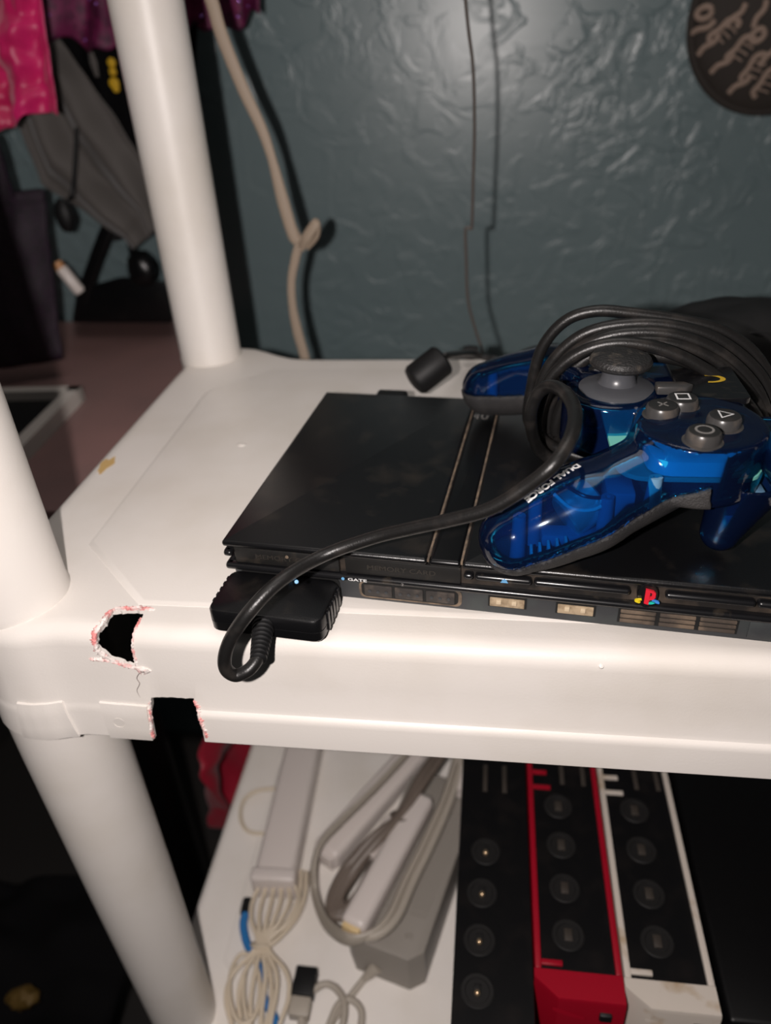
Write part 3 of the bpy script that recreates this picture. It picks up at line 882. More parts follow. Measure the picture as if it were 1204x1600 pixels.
def surface_nets(f, lo, hi, h):
    n = np.ceil((np.array(hi, float) - lo) / h).astype(int) + 1
    ax_ = [lo[k] + h * np.arange(n[k]) for k in range(3)]
    G = np.stack(np.meshgrid(*ax_, indexing='ij'), -1)
    D = f(G)
    ins = D < 0
    c = [ins[i:n[0] - 1 + i, j:n[1] - 1 + j, k:n[2] - 1 + k] for i in (0, 1) for j in (0, 1) for k in (0, 1)]
    cnt = sum(q.astype(np.int8) for q in c)
    act = (cnt > 0) & (cnt < 8)
    ids = -np.ones(act.shape, int); I = np.argwhere(act); ids[act] = np.arange(len(I))
    acc = np.zeros((len(I), 3)); num = np.zeros(len(I))
    corner = [(i, j, k) for i in (0, 1) for j in (0, 1) for k in (0, 1)]
    for a in range(8):
        for b in range(a + 1, 8):
            da = np.array(corner[b]) - np.array(corner[a])
            if np.abs(da).sum() != 1: continue
            va = D[tuple((I + corner[a]).T)]; vb = D[tuple((I + corner[b]).T)]
            cr = (va < 0) != (vb < 0)
            t = np.where(cr, va / np.where(cr, va - vb, 1), 0)
            acc += np.where(cr[:, None], np.array(corner[a]) + t[:, None] * da, 0); num += cr
    V = np.array(lo) + (I + acc / num[:, None]) * h
    F = []
    for ax0, (u, v) in ((0, (1, 2)), (1, (2, 0)), (2, (0, 1))):
        sl0 = [slice(None)] * 3; sl1 = [slice(None)] * 3
        sl0[ax0] = slice(0, -1); sl1[ax0] = slice(1, None)
        cr = ins[tuple(sl0)] != ins[tuple(sl1)]
        E = np.argwhere(cr)
        E = E[(E[:, u] > 0) & (E[:, v] > 0) & (E[:, u] < n[u] - 1) & (E[:, v] < n[v] - 1)]
        du = np.zeros(3, int); du[u] = 1; dv = np.zeros(3, int); dv[v] = 1
        q = np.stack([ids[tuple((E - du - dv).T)], ids[tuple((E - dv).T)], ids[tuple(E.T)], ids[tuple((E - du).T)]], 1)
        flip = ins[tuple(E.T)]
        q[~flip] = q[~flip][:, ::-1]
        F.append(q)
    F = np.concatenate(F)
    # one or two corrective steps onto the surface
    for _ in range(2):
        e = 0.05; d0 = f(V); g = np.stack([(f(V + e * np.eye(3)[k]) - f(V - e * np.eye(3)[k])) / (2 * e) for k in range(3)], 1)
        st = -d0[:, None] * g / np.maximum((g * g).sum(1), 0.3)[:, None]
        ln = np.linalg.norm(st, axis=1)[:, None]; st *= np.minimum(1, 0.35 * h / (ln + 1e-9)); V = V + st
    return V, F


def np_obj(name, V, F, m, parent, smooth=60):
    inv = ROOTINV[parent.name]; o0 = inv(np.zeros(3))
    V2 = (V + o0) * S
    me = bpy.data.meshes.new(name)
    me.vertices.add(len(V2)); me.vertices.foreach_set('co', V2.astype(np.float32).ravel())
    me.loops.add(F.size); me.loops.foreach_set('vertex_index', F.astype(np.int32).ravel())
    me.polygons.add(len(F)); me.polygons.foreach_set('loop_start', np.arange(0, F.size, 4, dtype=np.int32))
    me.polygons.foreach_set('loop_total', np.full(len(F), 4, dtype=np.int32))
    me.update(calc_edges=True); me.validate()
    finish(me, m, smooth)
    o = bpy.data.objects.new(name, me); COL.objects.link(o); o.parent = parent; ROOTINV[o.name] = inv
    return o


LO, HI = (112, -8, 24), (236, 172, 84)
up = lambda P: np.maximum(np.maximum(body_sdf(P), -(body_sdf(P) + 2.0)), seam(P) - P[..., 2])
dn = lambda P: np.maximum(np.maximum(body_sdf(P) - 0.5, -(body_sdf(P) + 2.2)), P[..., 2] - seam(P) + 0.15)
V, F = surface_nets(up, LO, HI, 0.95)
top_shell = np_obj('upper_shell', V, F, M['blue'], ctl); top_shell['label'] = 'see-through blue upper shell'
V, F = surface_nets(dn, LO, HI, 1.0)
np_obj('lower_shell', V, F, M['grip'], ctl)['label'] = 'pebbled dark grey underside'


def onto(P, lift=0.15):
    P = np.array(P, float)
    for _ in range(6):
        e = 0.05; d0 = body_sdf(P) - lift
        g = np.stack([(body_sdf(P + e * np.eye(3)[k]) - body_sdf(P - e * np.eye(3)[k])) / (2 * e) for k in range(3)], -1)
        P = P - d0[..., None] * g / (np.linalg.norm(g, axis=-1)[..., None] + 1e-9)
    return P


def cast(px, py):
    d = ray(px, py); d /= np.linalg.norm(d); t = 150.0
    for _ in range(80): t += float(body_sdf((CAM + d * t)[None])[0]) * 0.8
    return CAM + d * t


# white lettering along the near grip, read from its root towards its end
p0, p1 = cast(905, 727), cast(822, 783)
a, f = text_mesh('DUAL FORCE', 3.9, 0.22, 1.0)
dirx = (p1 - p0); ln = np.linalg.norm(dirx); dirx /= ln
e = 0.05; pm = (p0 + p1) / 2
g = np.array([(body_sdf((pm + e * np.eye(3)[k])[None])[0] - body_sdf((pm - e * np.eye(3)[k])[None])[0]) for k in range(3)]); g /= np.linalg.norm(g)
diry = np.cross(g, dirx); diry /= np.linalg.norm(diry)
a[:, 0] *= ln / a[:, 0].max()
TV = p0 + np.outer(a[:, 0], dirx) + np.outer(a[:, 1] - 1.4, diry)
obj('lettering', MB().add(onto(TV, 0.18), f), M['ink_white'], ctl, smooth=0)

# inside, seen through the shell
obj('circuit_board', rings(lambda o: rrect(176, 20, 226, 140, 10, o), [(-0.2, 66.4), (0, 66.2), (0, 64.8), (-0.2, 64.6)]), M['pcb'], ctl)
obj('button_membrane', rings(lambda o: rrect(186, 20, 222, 54, 8, o), [(-3, 73), (-1, 72), (0, 67)]), M['membrane'], ctl)
for s_, yy in ((1, 22), (-1, 140)):
    obj('rumble_motor', MB().lathe([(0.1, 0), (7.5, 0.3), (8.5, 1.2), (8.5, 13), (7, 14), (0.1, 14)], (158, yy - 4 * s_, 50), (0.5, 0.25 * s_, 0.25), 24), M['motor'], ctl)
    obj('motor_bracket', MB().box((172, yy - 6, 44), (182, yy + 8, 62), 1.0), M['blue_in'], ctl)
for (x, y, z0, z1) in ((142, 14.5, 33, 53), (148, 22, 36, 58), (172, 14, 46, 62), (132, 150, 33, 53), (196, 60, 58, 66), (220, 30, 58, 72), (188, 18, 56, 68)):
    obj('screw_post', MB().lathe([(3.0, z0), (2.3, z1), (1.0, z1), (1.0, z1 - 4)], (x, y, 0), n=16), M['blue_in'], ctl)
for k in range(5):
    obj('inner_rib', MB().box((146 + 3.0 * k, 5.5, 38 + 1.0 * k), (147.0 + 3.0 * k, 11.0, 43 + 1.0 * k), 0.2), M['membrane'], ctl)
obj('weight', MB().box((150, 12, 41), (172, 20, 46), 1.2), M['blue_in'], ctl)
obj('inner_wire', MB().tube([(172, 16, 60), (164, 14, 62), (156, 20, 63), (150, 24, 58), (158, 28, 54)], 0.7, 8), M['logo_r'], ctl)
obj('inner_wire', MB().tube([(174, 18, 60), (168, 12, 58), (160, 12, 58), (154, 18, 60)], 0.7, 8), M['ink_white'], ctl)

# face buttons, each with its printed shape
ZT = 79.6


def ring_poly(pts, c, size, wdt, rot):
    o = [(c[0] + size * (math.cos(rot) * x - math.sin(rot) * y), c[1] + size * (math.sin(rot) * x + math.cos(rot) * y)) for x, y in pts]
    i = [(c[0] + (size - wdt) * (math.cos(rot) * x - math.sin(rot) * y), c[1] + (size - wdt) * (math.sin(rot) * x + math.cos(rot) * y)) for x, y in pts]
    return o, i


sq_ = [(-0.8, -0.8), (0.8, -0.8), (0.8, 0.8), (-0.8, 0.8)]
tr_ = [(-0.95, -0.6), (0.95, -0.6), (0, 0.95)]
ci_ = [(math.cos(t), math.sin(t)) for t in [2 * math.pi * k / 20 for k in range(20)]]
for nm, (px, py), shp in (('cross', (1035, 634), None), ('square', (1066, 622), sq_), ('triangle', (1132, 650), tr_), ('circle', (1100, 674), ci_)):
    c = Z(px, py, 83.2)
    bt = obj('face_button', MB().lathe([(6.8, ZT - 0.6), (6.8, ZT + 0.1), (5.9, ZT + 0.3), (5.8, 82.4), (5.3, 83.4), (4.2, 83.8), (0.1, 83.9)], (c[0], c[1], 0), n=32), M['btn'], ctl)
    top = 83.92
    obj('button_face', MB().lathe([(5.0, 83.4), (5.0, 83.72), (4.2, 83.9), (0.1, 83.92)], (c[0], c[1], 0), n=28), M['btn_top'], bt)
    top = 83.97
    if shp is None:
        mk = MB().box((c[0] - 2.3, c[1] - 0.25, top - 0.2), (c[0] + 2.3, c[1] + 0.25, top)).box((c[0] - 0.25, c[1] - 2.3, top - 0.2), (c[0] + 0.25, c[1] + 2.3, top))
        cc = np.array([c[0], c[1], 0]); q = math.radians(45)
        mk.xf(lambda p: np.array([cc[0] + (p[0] - cc[0]) * math.cos(q) - (p[1] - cc[1]) * math.sin(q), cc[1] + (p[0] - cc[0]) * math.sin(q) + (p[1] - cc[1]) * math.cos(q), p[2]]))
    else:
        o_, i_ = ring_poly(shp, c, 3.2, 0.8, math.radians(-90) if shp is tr_ else 0); n_ = len(o_)
        vs_ = [(x, y, top) for x, y in o_ + i_] + [(x, y, top - 0.3) for x, y in o_ + i_]
        fs_ = [(k, (k + 1) % n_, n_ + (k + 1) % n_, n_ + k) for k in range(n_)] + [(2 * n_ + k, 2 * n_ + (k + 1) % n_, (k + 1) % n_, k) for k in range(n_)]
        mk = MB().add(vs_, fs_)
    obj('printed_shape', mk, M['ink_grey'] if nm in ('cross', 'circle') else M['ink_white'], bt, smooth=0, label=nm + ' mark')
# analogue stick
SB = Z(963, 606, 78.0)
obj('stick_collar', MB().lathe([(14.8, 77.2), (14.8, 78.4), (13.6, 78.9), (10, 80.6), (0.1, 81.5)], (SB[0], SB[1], 0), n=36), M['stickbase'], ctl)
sd = (0.03, 0.02, 1.0)
obj('stick_neck', MB().lathe([(8.8, 1.2), (7.0, 3.0), (6.3, 6), (7.0, 9)], (SB[0], SB[1], 78.5), sd, 36), M['stickbase'], ctl)
stick = obj('thumb_stick', MB().lathe([(0.1, 8.2), (6.6, 8.2), (10.8, 8.8), (11.9, 9.8), (12.1, 11.0), (11.2, 12.6), (8, 13.7), (4, 14.2), (0.1, 14.3)], (SB[0], SB[1], 78.5), sd, 36), M['stick'], ctl)
# start button, centre panel, gold logo mark
c = Z(1050, 600, 82)
obj('start_button', MB().hull([(c[0] + x, c[1] + y, z) for (x, y) in ((-6, -3), (5, -3), (8, 0), (5, 3), (-6, 3)) for z in (ZT - 1, 82)], 0.7), M['btn'], ctl)
pn = obj('centre_panel', rings(lambda o: rrect(203, 58, 228, 100, 3, o), [(-0.4, 79.3), (0, 79.0), (0, 77)]), M['panel'], ctl)
cg = Z(1108, 594, 79.4)
obj('gold_mark', MB().add([(cg[0] + r * math.cos(t) * 1.0, cg[1] + r * math.sin(t) * 0.62 + 1.5, z) for z in (79.45, 79.0) for r in (6.4, 4.4) for t in [math.radians(-100 + 200 * k / 16) for k in range(17)]],
                          [(k, k + 1, 17 + k + 1, 17 + k) for k in range(16)] + [(34 + k, 51 + k, 51 + k + 1, 34 + k + 1) for k in range(16)]), M['gold'], pn, smooth=0)
# shoulder button and trigger
obj('shoulder_button', MB().box((226, 16, 63), (244, 52, 76), 3, 3), M['blue'], ctl)
obj('shoulder_core', MB().box((228, 20, 65), (240, 46, 72), 1.0), M['blue_in'], ctl)
def trig_sdf(P):
    d = capsule(P, (222, 30, 62), (217.5, 30.5, 37), 12.5, 6.8)
    d = smin(d, capsule(P, (226, 31, 60), (217.5, 31, 38), 11.0, 6.0), 3)
    return np.maximum(np.maximum(d, -(d + 1.6)), P[..., 2] - 62)


V, F = surface_nets(trig_sdf, (202, 14, 26), (242, 48, 66), 0.8)
np_obj('trigger', V, F, M['blue'], ctl)
obj('trigger_core', MB().hull([(213, 27, 57), (229, 27, 57), (229, 34, 57), (213, 34, 57), (218, 29, 52), (226, 30, 51)], 0.6), M['blue_in'], ctl)
obj('trigger_core', MB().hull([(215, 30, 45), (222, 29, 46), (220, 34, 37), (217, 31, 35)], 0.6), M['blue_in'], ctl)

# plug in the console's first socket: black, two halves, ribbed sides


def pl_ring(off, z0): return [tuple(clocal(u, v, 0)[:2]) for u, v in rrect(1.6, -26.6, 49.6, 1.0, 4.5, off)]


def plug_half(prof):
    mb = MB(); vs = []; n = None
    for off, z in prof:
        r = pl_ring(off, z); n = len(r); vs += [(x, y, z) for x, y in r]
    fs = [(i * n + j, i * n + (j + 1) % n, (i + 1) * n + (j + 1) % n, (i + 1) * n + j) for i in range(len(prof) - 1) for j in range(n)]
    fs += [tuple(range(n)), tuple((len(prof) - 1) * n + j for j in range(n))[::-1]]
    return mb.add(vs, fs)


pg = obj('plug', plug_half([(-1.6, 13.0), (-0.7, 12.7), (-0.1, 11.8), (0, 7.6), (-0.4, 7.4)]), M['blk'], ctl, label='wide black plug in the first socket')
obj('plug_lower_half', plug_half([(-0.4, 7.3), (0, 7.1), (-0.2, 3.0), (-1.0, 2.0), (-1.6, 1.8)]), M['blk'], pg)
for k in range(5):
    v0 = -4.0 - 3.6 * k
    for u0 in (49.3, 1.3):
        obj('plug_ridge', MB().box((u0, v0 - 1.1, 3.2), (u0 + (1.0 if u0 > 9 else 0.8), v0 + 1.1, 12.3), 0.4).xf(lambda p: clocal(*p)), M['blk_rib'], pg)
a, f = text_mesh('VIB', 4.0, 0.03, 1.2)
obj('lettering', MB().add([clocal(22 + y + 3, -20 + x, 13.06) for x, y, z in a], f), M['ink_faint'], pg, smooth=0)

# the cord: out of the plug, round in a curl in front of the shelf, up across the console to the coil
E0 = clocal(25.5, -26, 8.4)
E1 = Y(404, 1026, -17.5)
sr = MB()
k_ = 9
for k in range(k_):
    t = k / (k_ - 1); c = E0 + (E1 - E0) * t; r = 4.4 - 1.2 * t
    sr.lathe([(r - 0.9, -0.3), (r, 0.2), (r, 1.3), (r - 0.9, 1.9)], c, E1 - E0, 20)
sr.lathe([(3.4, -2), (2.6, float(np.linalg.norm(E1 - E0)) + 1.5)], E0, E1 - E0, 16)
obj('strain_relief', sr, M['blk_soft'], ctl)
lead = [E1 + (E0 - E1) * 0.25, E1, Y(389, 1046, -22), Y(367, 1055, -24), Y(351, 1040, -25), Y(358, 1003, -24), Y(392, 953, -20), Y(440, 906, -10), Y(505, 868, 4), Z(580, 841, 46), Z(640, 826, 52), Z(700, 813, 58),
        Z(765, 795, 65), Z(820, 762, 74), Z(866, 724, 83), Z(893, 680, 88), Z(897, 640, 89), Z(880, 612, 88), Z(856, 604, 86), Z(836, 622, 80), Z(829, 660, 68), (153, 76, 46), (168, 74, 37)]
obj('cord', MB().tube(lead, 2.55, 14, sub=10), M['rubber'], ctl)
obj('cord_mark', MB().lathe([(0.8, 0), (0.7, 0.15), (0.1, 0.2)], Y(463, 909, -6.9), -ray(463, 909), 8), M['ink_blue'], ctl, label='pale blue fleck on the cord')
# loops wound round the middle of the controller
rnd = random.Random(5)
LOOPS = [  # (depth at the left, at the right), points along the part that shows, as (px, py)
    (112, 104, [(826, 660), (830, 605), (846, 545), (882, 502), (930, 486), (990, 490), (1060, 500), (1130, 518), (1185, 562), (1222, 640)]),
    (106, 98, [(836, 665), (842, 608), (866, 560), (912, 522), (975, 507), (1050, 509), (1125, 533), (1188, 588), (1216, 660)]),
    (100, 92, [(846, 668), (856, 610), (884, 562), (930, 532), (985, 520), (1055, 524), (1125, 552), (1180, 606), (1206, 670)]),
    (96, 90, [(856, 672), (868, 612), (900, 572), (948, 545), (1005, 534), (1065, 541), (1128, 571), (1178, 624), (1200, 676)]),
    (88, 80, [(838, 672), (848, 612), (876, 572), (920, 545), (975, 536), (1040, 548), (1105, 580), (1165, 630), (1196, 684)]),
    (92, 86, [(868, 676), (884, 622), (915, 590), (955, 566), (1010, 556), (1075, 566), (1135, 598), (1180, 650), (1196, 700)])]
for (ya, yb, path) in LOOPS:
    n_ = len(path); P = []
    for k, (px, py) in enumerate(path):
        t = k / (n_ - 1); P.append(Y(px, py, ya + (yb - ya) * t))
    a_, b_ = P[0], P[-1]
    P += [np.array([b_[0] + 3, yb - 2, 52.0]), np.array([b_[0] - 12, yb - 2, 40.0]), np.array([(a_[0] + b_[0]) / 2 + 12, (ya + yb) / 2, 38.0]), np.array([(a_[0] + b_[0]) / 2 - 18, (ya + yb) / 2, 37.5]), np.array([a_[0] + 10, ya + 2, 40.0])]
    obj('cord_loop', MB().tube(P, 2.6, 12, closed=True, sub=6), M['rubber'], ctl)

# ================================================================== black bag behind the controller
def lump(c, r, seed, n1=26, n2=16, amp=0.12, fr=2.2):
    def fn(u, v):
        th = 2 * math.pi * u; ph = math.pi * (v - 0.5)
        d = Vector((math.cos(ph) * math.cos(th), math.cos(ph) * math.sin(th), math.sin(ph)))
        k = 1 + amp * mnoise.noise(d * fr + Vector((seed, 0, 0)))
        return (c[0] + r[0] * d.x * k, c[1] + r[1] * d.y * k, c[2] + r[2] * d.z * k)
    return MB().grid(fn, n1, n2)


bg = thing('black_bag', 'soft black bag slumped on the shelf behind the coiled controller', 'bag', (270, 235, 1.1))
obj('body', lump((277, 232, 33), (64, 38, 28), 3, 30, 18), M['blk_soft'], bg)
obj('handle', MB().tube([(255, 212, 45), (272, 204, 50), (292, 206, 46), (306, 214, 38)], 3.0, 10, flat=0.5), M['blk_soft'], bg)

# ================================================================== hanging cords
fl = thing('hanging_strap', 'flat beige cord with a loose knot hanging down behind the shelf', 'cord', Y(475, 545, 400))
pts = [Y(215, -420, 400), Y(300, -80, 400), Y(330, 0, 400), Y(346, 55, 400), Y(380, 140, 400), Y(408, 200, 400), Y(425, 250, 400), Y(442, 315, 400), Y(458, 368, 400), Y(466, 380, 400), Y(461, 405, 400), Y(455, 440, 400), Y(457, 480, 400), Y(465, 520, 400), Y(478, 570, 400), Y(486, 640, 400)]
obj('strap', MB().tube(pts, [4.6, 4.6, 4.6, 4.6, 4.4, 4.0, 3.4, 4.8, 4.6, 3.4, 3.6, 3.2, 3.4, 4.2, 4.0, 4.0], 12, flat=0.35, wide=(1, 0.1, 0)), M['beige'], fl)
obj('strap', MB().tube([Y(424, 262, 402), Y(440, 312, 402), Y(458, 362, 403), Y(472, 378, 399)], [1.5, 4.0, 4.2, 3.0], 10, flat=0.4, wide=(1, 0.1, 0)), M['beige'], fl)
obj('knot', MB().tube([Y(470, 388, 397), Y(478, 372, 394), Y(492, 350, 394), Y(497, 350, 396), Y(494, 368, 398), Y(480, 386, 400)], [3.6, 4.4, 4.0, 3.6, 4.2, 3.4], 12, flat=0.5), M['beige'], fl)
wr = MB().tube([Y(712, -420, 330), Y(724, -60, 330), Y(727, 0, 330), Y(732, 50, 330), Y(739, 110, 330), Y(741, 200, 330), Y(739, 280, 330), Y(737, 352, 330), Y(733, 356, 330), Y(727, 360, 330), Y(728, 400, 330), Y(731, 470, 330), Y(744, 520, 330), Y(754, 556, 330), Y(760, 640, 330)], 1.05, 8)
solo('hanging_wire', wr, M['wire'], 'thin brown wire with a small kink hanging in front of the teal wall', 'wire', tuple(Y(760, 640, 330)))

# ================================================================== round bag with a cord pattern, upper right
wb = thing('round_bag', 'dark round bag with a tan loopy pattern hanging on the teal wall', 'bag', (374, 655, 110))
cB = np.array([388.0, 655.0, 193.0]); rB = 80.0
obj('body', lump(cB, (rB, 22, rB), 8, 40, 24, 0.03, 2.0), M['bag'], wb)
obj('rim', MB().tube([(cB[0] + rB * 0.98 * math.cos(t), cB[1] - 4, cB[2] + rB * 0.98 * math.sin(t)) for t in [2 * math.pi * k / 28 for k in range(28)]], 4.2, 10, closed=True, sub=3), M['bag'], wb)


def on_bag(dx, dz_):
    q = 1 - (dx * dx + dz_ * dz_) / (rB * rB)
    return (cB[0] + dx, cB[1] - 22.5 * math.sqrt(max(q, 0.02)) - 0.8, cB[2] + dz_)


rnd = random.Random(21)
for (px, py, kind, rot) in ((1103, 20, 'o', 0.3), (1128, 45, 'r', 0.7), (1152, 75, 'r', 0.9), (1172, 105, 'r', 1.1), (1192, 128, 'r', 1.1), (1150, 25, 'b', 0.9), (1182, 55, 'o', 0.6), (1110, 70, 'b', 0.8), (1130, 100, 'b', 0.7), (1158, 132, 'b', 0.7), (1186, 22, 'b', 1.2), (1200, 85, 'b', 1.0), (1100, 45, 'b', 0.5)):
    p = Y(px, py, 636); dx, dz_ = p[0] - cB[0], p[2] - cB[2]
    c_, s_ = math.cos(rot), math.sin(rot)
    if kind == 'o': loc = [(6 * math.cos(t), 4.5 * math.sin(t)) for t in [2 * math.pi * k / 9 for k in range(10)]]
    elif kind == 'r': loc = [(-13, -3), (-10, 2), (-2, 1), (7, 2), (12, -1), (13, -6), (9, -7)]
    else: loc = [(-11, 0), (-4, 1.5), (4, -1), (11, 1)]
    P = [on_bag(dx + x * c_ - y * s_, dz_ + x * s_ + y * c_) for x, y in loc]
    obj('cord_pattern', MB().tube(P, 2.6, 8, sub=5), M['tan'], wb)
    if kind == 'r':
        for j in (-7, -1, 5):
            P = [on_bag(dx + x * c_ - y * s_, dz_ + x * s_ + y * c_) for x, y in ((j, 0), (j + 1.5, -6), (j + 2, -11))]
            obj('cord_pattern', MB().tube(P, 0.9, 6, sub=4), M['tan'], wb)

# ================================================================== left background: brown table and what is on and above it
TZ = -100.0
tbl = thing('brown_table', 'reddish brown table behind the left post, its top lower than the white shelf', 'table', (-480, 470, -900))
obj('tabletop', MB().box((-820, 240, TZ - 22), (-200, 690, TZ), 1.5), M['brown'], tbl)
for x in (-800, -245):
    for y in (262, 640): obj('leg', MB().box((x, y, -900), (x + 40, y + 40, TZ - 21), 2), M['floor'], tbl)

tr = thing('tray', 'grey white rimmed tray with a black inside on the brown table', 'tray', (-350, 400, TZ))
c0 = Z(128, 604, TZ + 14); c1 = Z(30, 704, TZ + 14); c2 = Z(-40, 590, TZ + 14)
dv = (c1 - c0)[:2]; dv /= np.linalg.norm(dv); du = np.array([dv[1], -dv[0]]);
if du @ (c2 - c0)[:2] < 0: du = -du
q = lambda a, b: tuple(c0[:2] + du * a + dv * b)
rim = MB()
for (a0, b0, a1, b1) in ((0, 0, 13, 190), (0, 0, 190, 11), (177, 0, 190, 190), (0, 179, 190, 190)):
    rim.prism([q(a0, b0), q(a1, b0), q(a1, b1), q(a0, b1)], TZ, TZ + 15)
obj('rim', rim, M['tray'], tr)
obj('inside', MB().prism([q(5, 5), q(185, 5), q(185, 185), q(5, 185)], TZ + 0.3, TZ + 5), M['blk_soft'], tr, label='black inside')


def sheet(fn, nu, nv, thick, name, m, label, cat, loc):
    o = solo(name, MB().grid(fn, nu, nv), m, label, cat, loc, smooth=180)
    md = o.modifiers.new('thickness', 'SOLIDIFY'); md.thickness = thick * S; md.offset = 0
    return o


def nz(x, y, z=0.0): return mnoise.noise(Vector((x, y, z)))


# pink satin
def pink(u, v):
    y = 470
    a = Y(-120, -420, y); b = Y(2, -420, y); c = Y(92, 186, y); d = Y(-90, 205, y)
    p = (a * (1 - u) + b * u) * (1 - v) + (d * (1 - u) + c * u) * v
    hem = v ** 8 * (7 * math.sin(u * 8.0 + 1.0) + 8 * nz(u * 5, 1.0))
    k = min(1.0, (1 - u) * 5)
    f_ = 9 * math.sin(u * 15 + 2.0 * nz(u * 3, v * 3)) * (0.35 + 0.65 * v) * k + 11 * nz(u * 4, v * 13, 2) * k + 4 * nz(u * 10, v * 26, 5) * (0.3 + 0.7 * k)
    return (p[0], p[1] + f_, p[2] + hem)


sheet(pink, 60, 110, 1.2, 'satin_garment', M['satin'], 'hot pink satin garment hanging at the upper left', 'clothing', tuple(Y(0, 100, 470)))


def purple(u, v):
    y = 585
    a = Y(20, -420, y); b = Y(412, -420, y)
    p = a * (1 - u) + b * u
    base = Y(20 + 392 * u, 72 - 46 * max(0, u - 0.45) / 0.55 + 9 * math.sin(u * 24) + 7 * math.sin(u * 51), y)
    p = p * (1 - v) + base * v
    return (p[0], p[1] + 14 * math.sin(u * 30) * (0.4 + 0.6 * v) + 8 * nz(u * 12, v * 5), p[2])


pur = sheet(purple, 90, 60, 1.2, 'glitter_skirt', M['glitter'], 'purple magenta skirt with a wavy glittery hem hanging behind the back left post', 'clothing', tuple(Y(200, 0, 585)))
seq = MB(); rnd = random.Random(2)
for k in range(26):
    u, v = rnd.uniform(0.08, 0.98), rnd.uniform(0.80, 0.98); P = np.array(purple(u, v)) - np.array([0, 1.6, 0])
    seq.lathe([(1.0, 0), (0.1, 0.5)], P, (rnd.uniform(-.4, .4), -1, rnd.uniform(-.4, .4)), 7)
so = obj('sequin', seq, M['sequin'], pur); so['kind'] = 'stuff'


def dark_back(u, v):
    y = 640
    a = Y(20, -420, y); b = Y(330, -420, y); c = Y(300, 330, y); d = Y(120, 200, y)
    p = (a * (1 - u) + b * u) * (1 - v) + (d * (1 - u) + c * u) * v
    return (p[0], p[1] + 9 * math.sin(u * 17) + 8 * nz(u * 4, v * 3), p[2])


blk = sheet(dark_back, 40, 24, 2, 'black_garment', M['blk_cloth'], 'black garment with a yellow mark hanging behind the back left post', 'clothing', tuple(Y(200, 150, 640)))
ym_ = MB()
for (px, py, r) in ((174, 98, 4.5), (176, 112, 4.0), (178, 130, 5.5), (181, 138, 4.0)):
    ym_.lathe([(0.1, 2), (r * 0.8, 1.4), (r, 0), (r * 0.8, -1.4), (0.1, -2)], Y(px, py, 622), (0, 1, 0), 16)
obj('yellow_mark', ym_, M['yellow'], blk)
obj('grey_band', MB().tube([Y(141, 78, 622), Y(146, 98, 621), Y(152, 120, 622)], [2, 4, 2], 10, flat=0.4, wide=(1, 0, 0)), M['drape'], blk)


def drape(u, v):
    y = 600
    L_ = [(-10, 150), (28, 200), (60, 290), (130, 335), (185, 372), (205, 392)]; R_ = [(85, 60), (122, 110), (165, 170), (205, 230), (240, 290), (262, 345)]
    k = v * 5; i = min(int(k), 4); t = k - i
    l = np.array(L_[i]) * (1 - t) + np.array(L_[i + 1]) * t; r = np.array(R_[i]) * (1 - t) + np.array(R_[i + 1]) * t
    q_ = l * (1 - u) + r * u
    p = Y(q_[0], q_[1], y)
    return (p[0], p[1] + 9 * math.sin(u * 14 + v * 2.0) + 9 * nz(u * 4, v * 5, 3), p[2])


sheet(drape, 44, 44, 2.0, 'grey_scarf', M['drape'], 'grey cloth draped slantwise behind the left posts below the pink satin', 'cloth', tuple(Y(140, 230, 600)))

# dark purple glitter box bag at the left; raised end, deep tone imitate post shadow
pb0 = Y(55, 300, 545); pb1 = Y(98, 545, 500)


def pbag(u, v):
    xp = -80 + (146 + 32 * v) * u; top = 206 + 90 * min(1.0, max(0.0, (xp - 14) / 20))
    p = Y(xp, top + (560 - top) * v, 500 + 20 * u - 10 * v * u)
    return (p[0], p[1] - 26 * math.sin(math.pi * u) + 4 * nz(u * 6, v * 5), p[2])


sheet(pbag, 60, 24, 8, 'glitter_bag', M['glit_dk'], 'dark purple glittery bag standing at the far left of the brown table, its raised left end and deep tone imitating post shadow', 'bag', tuple(Y(30, 545, 505)))

bb = thing('black_handbag', 'black glossy bag with upright handles at the back of the brown table', 'bag', (-300, 640, TZ))
obj('body', MB().hull([tuple(Y(px, py, yy)) for px, py in ((112, 505), (120, 452), (190, 432), (262, 440), (270, 505)) for yy in (622, 675)], 5, 3), M['blk_gloss'], bb)
obj('handle', MB().tube([Y(128, 470, 625), Y(146, 415, 622), Y(163, 370, 620), Y(176, 345, 622), Y(192, 352, 628), Y(205, 380, 634), Y(214, 440, 640)], [9, 8, 8, 7, 6, 6, 7], 14, flat=0.55), M['blk_gloss'], bb)
obj('strap', MB().tube([Y(176, 372, 612), Y(205, 364, 612), Y(225, 348, 612), Y(245, 332, 612)], 3.6, 10, flat=0.5), M['blk_soft'], bb)
obj('clasp', lump(Y(222, 420, 612), (17, 12, 20), 4, 20, 14), M['blk_gloss'], bb)
hp = thing('hanging_plug', 'small black oval plug hanging on a thin lead before the teal wall at left', 'plug', tuple(Y(102, 360, 560)))
obj('body', lump(Y(101, 337, 560), (10, 8, 17), 9, 20, 14, 0.08), M['blk_soft'], hp)
obj('lead', MB().tube([Y(108, 312, 560), Y(113, 300, 560), Y(116, 270, 570), Y(120, 200, 588)], 2.2, 8), M['blk_soft'], hp)
tu = thing('small_tube', 'small pale tube with an orange cap leaning beside the purple bag', 'tube', tuple(Y(112, 450, 580)))
ta, tb_ = Y(88, 410, 570), Y(117, 446, 570)
obj('tube', MB().lathe([(6, 0), (6.6, 2), (6.4, 28), (5, 31), (0.1, 31)], ta + (tb_ - ta) * 0.25, tb_ - ta, 18), M['remote'], tu)
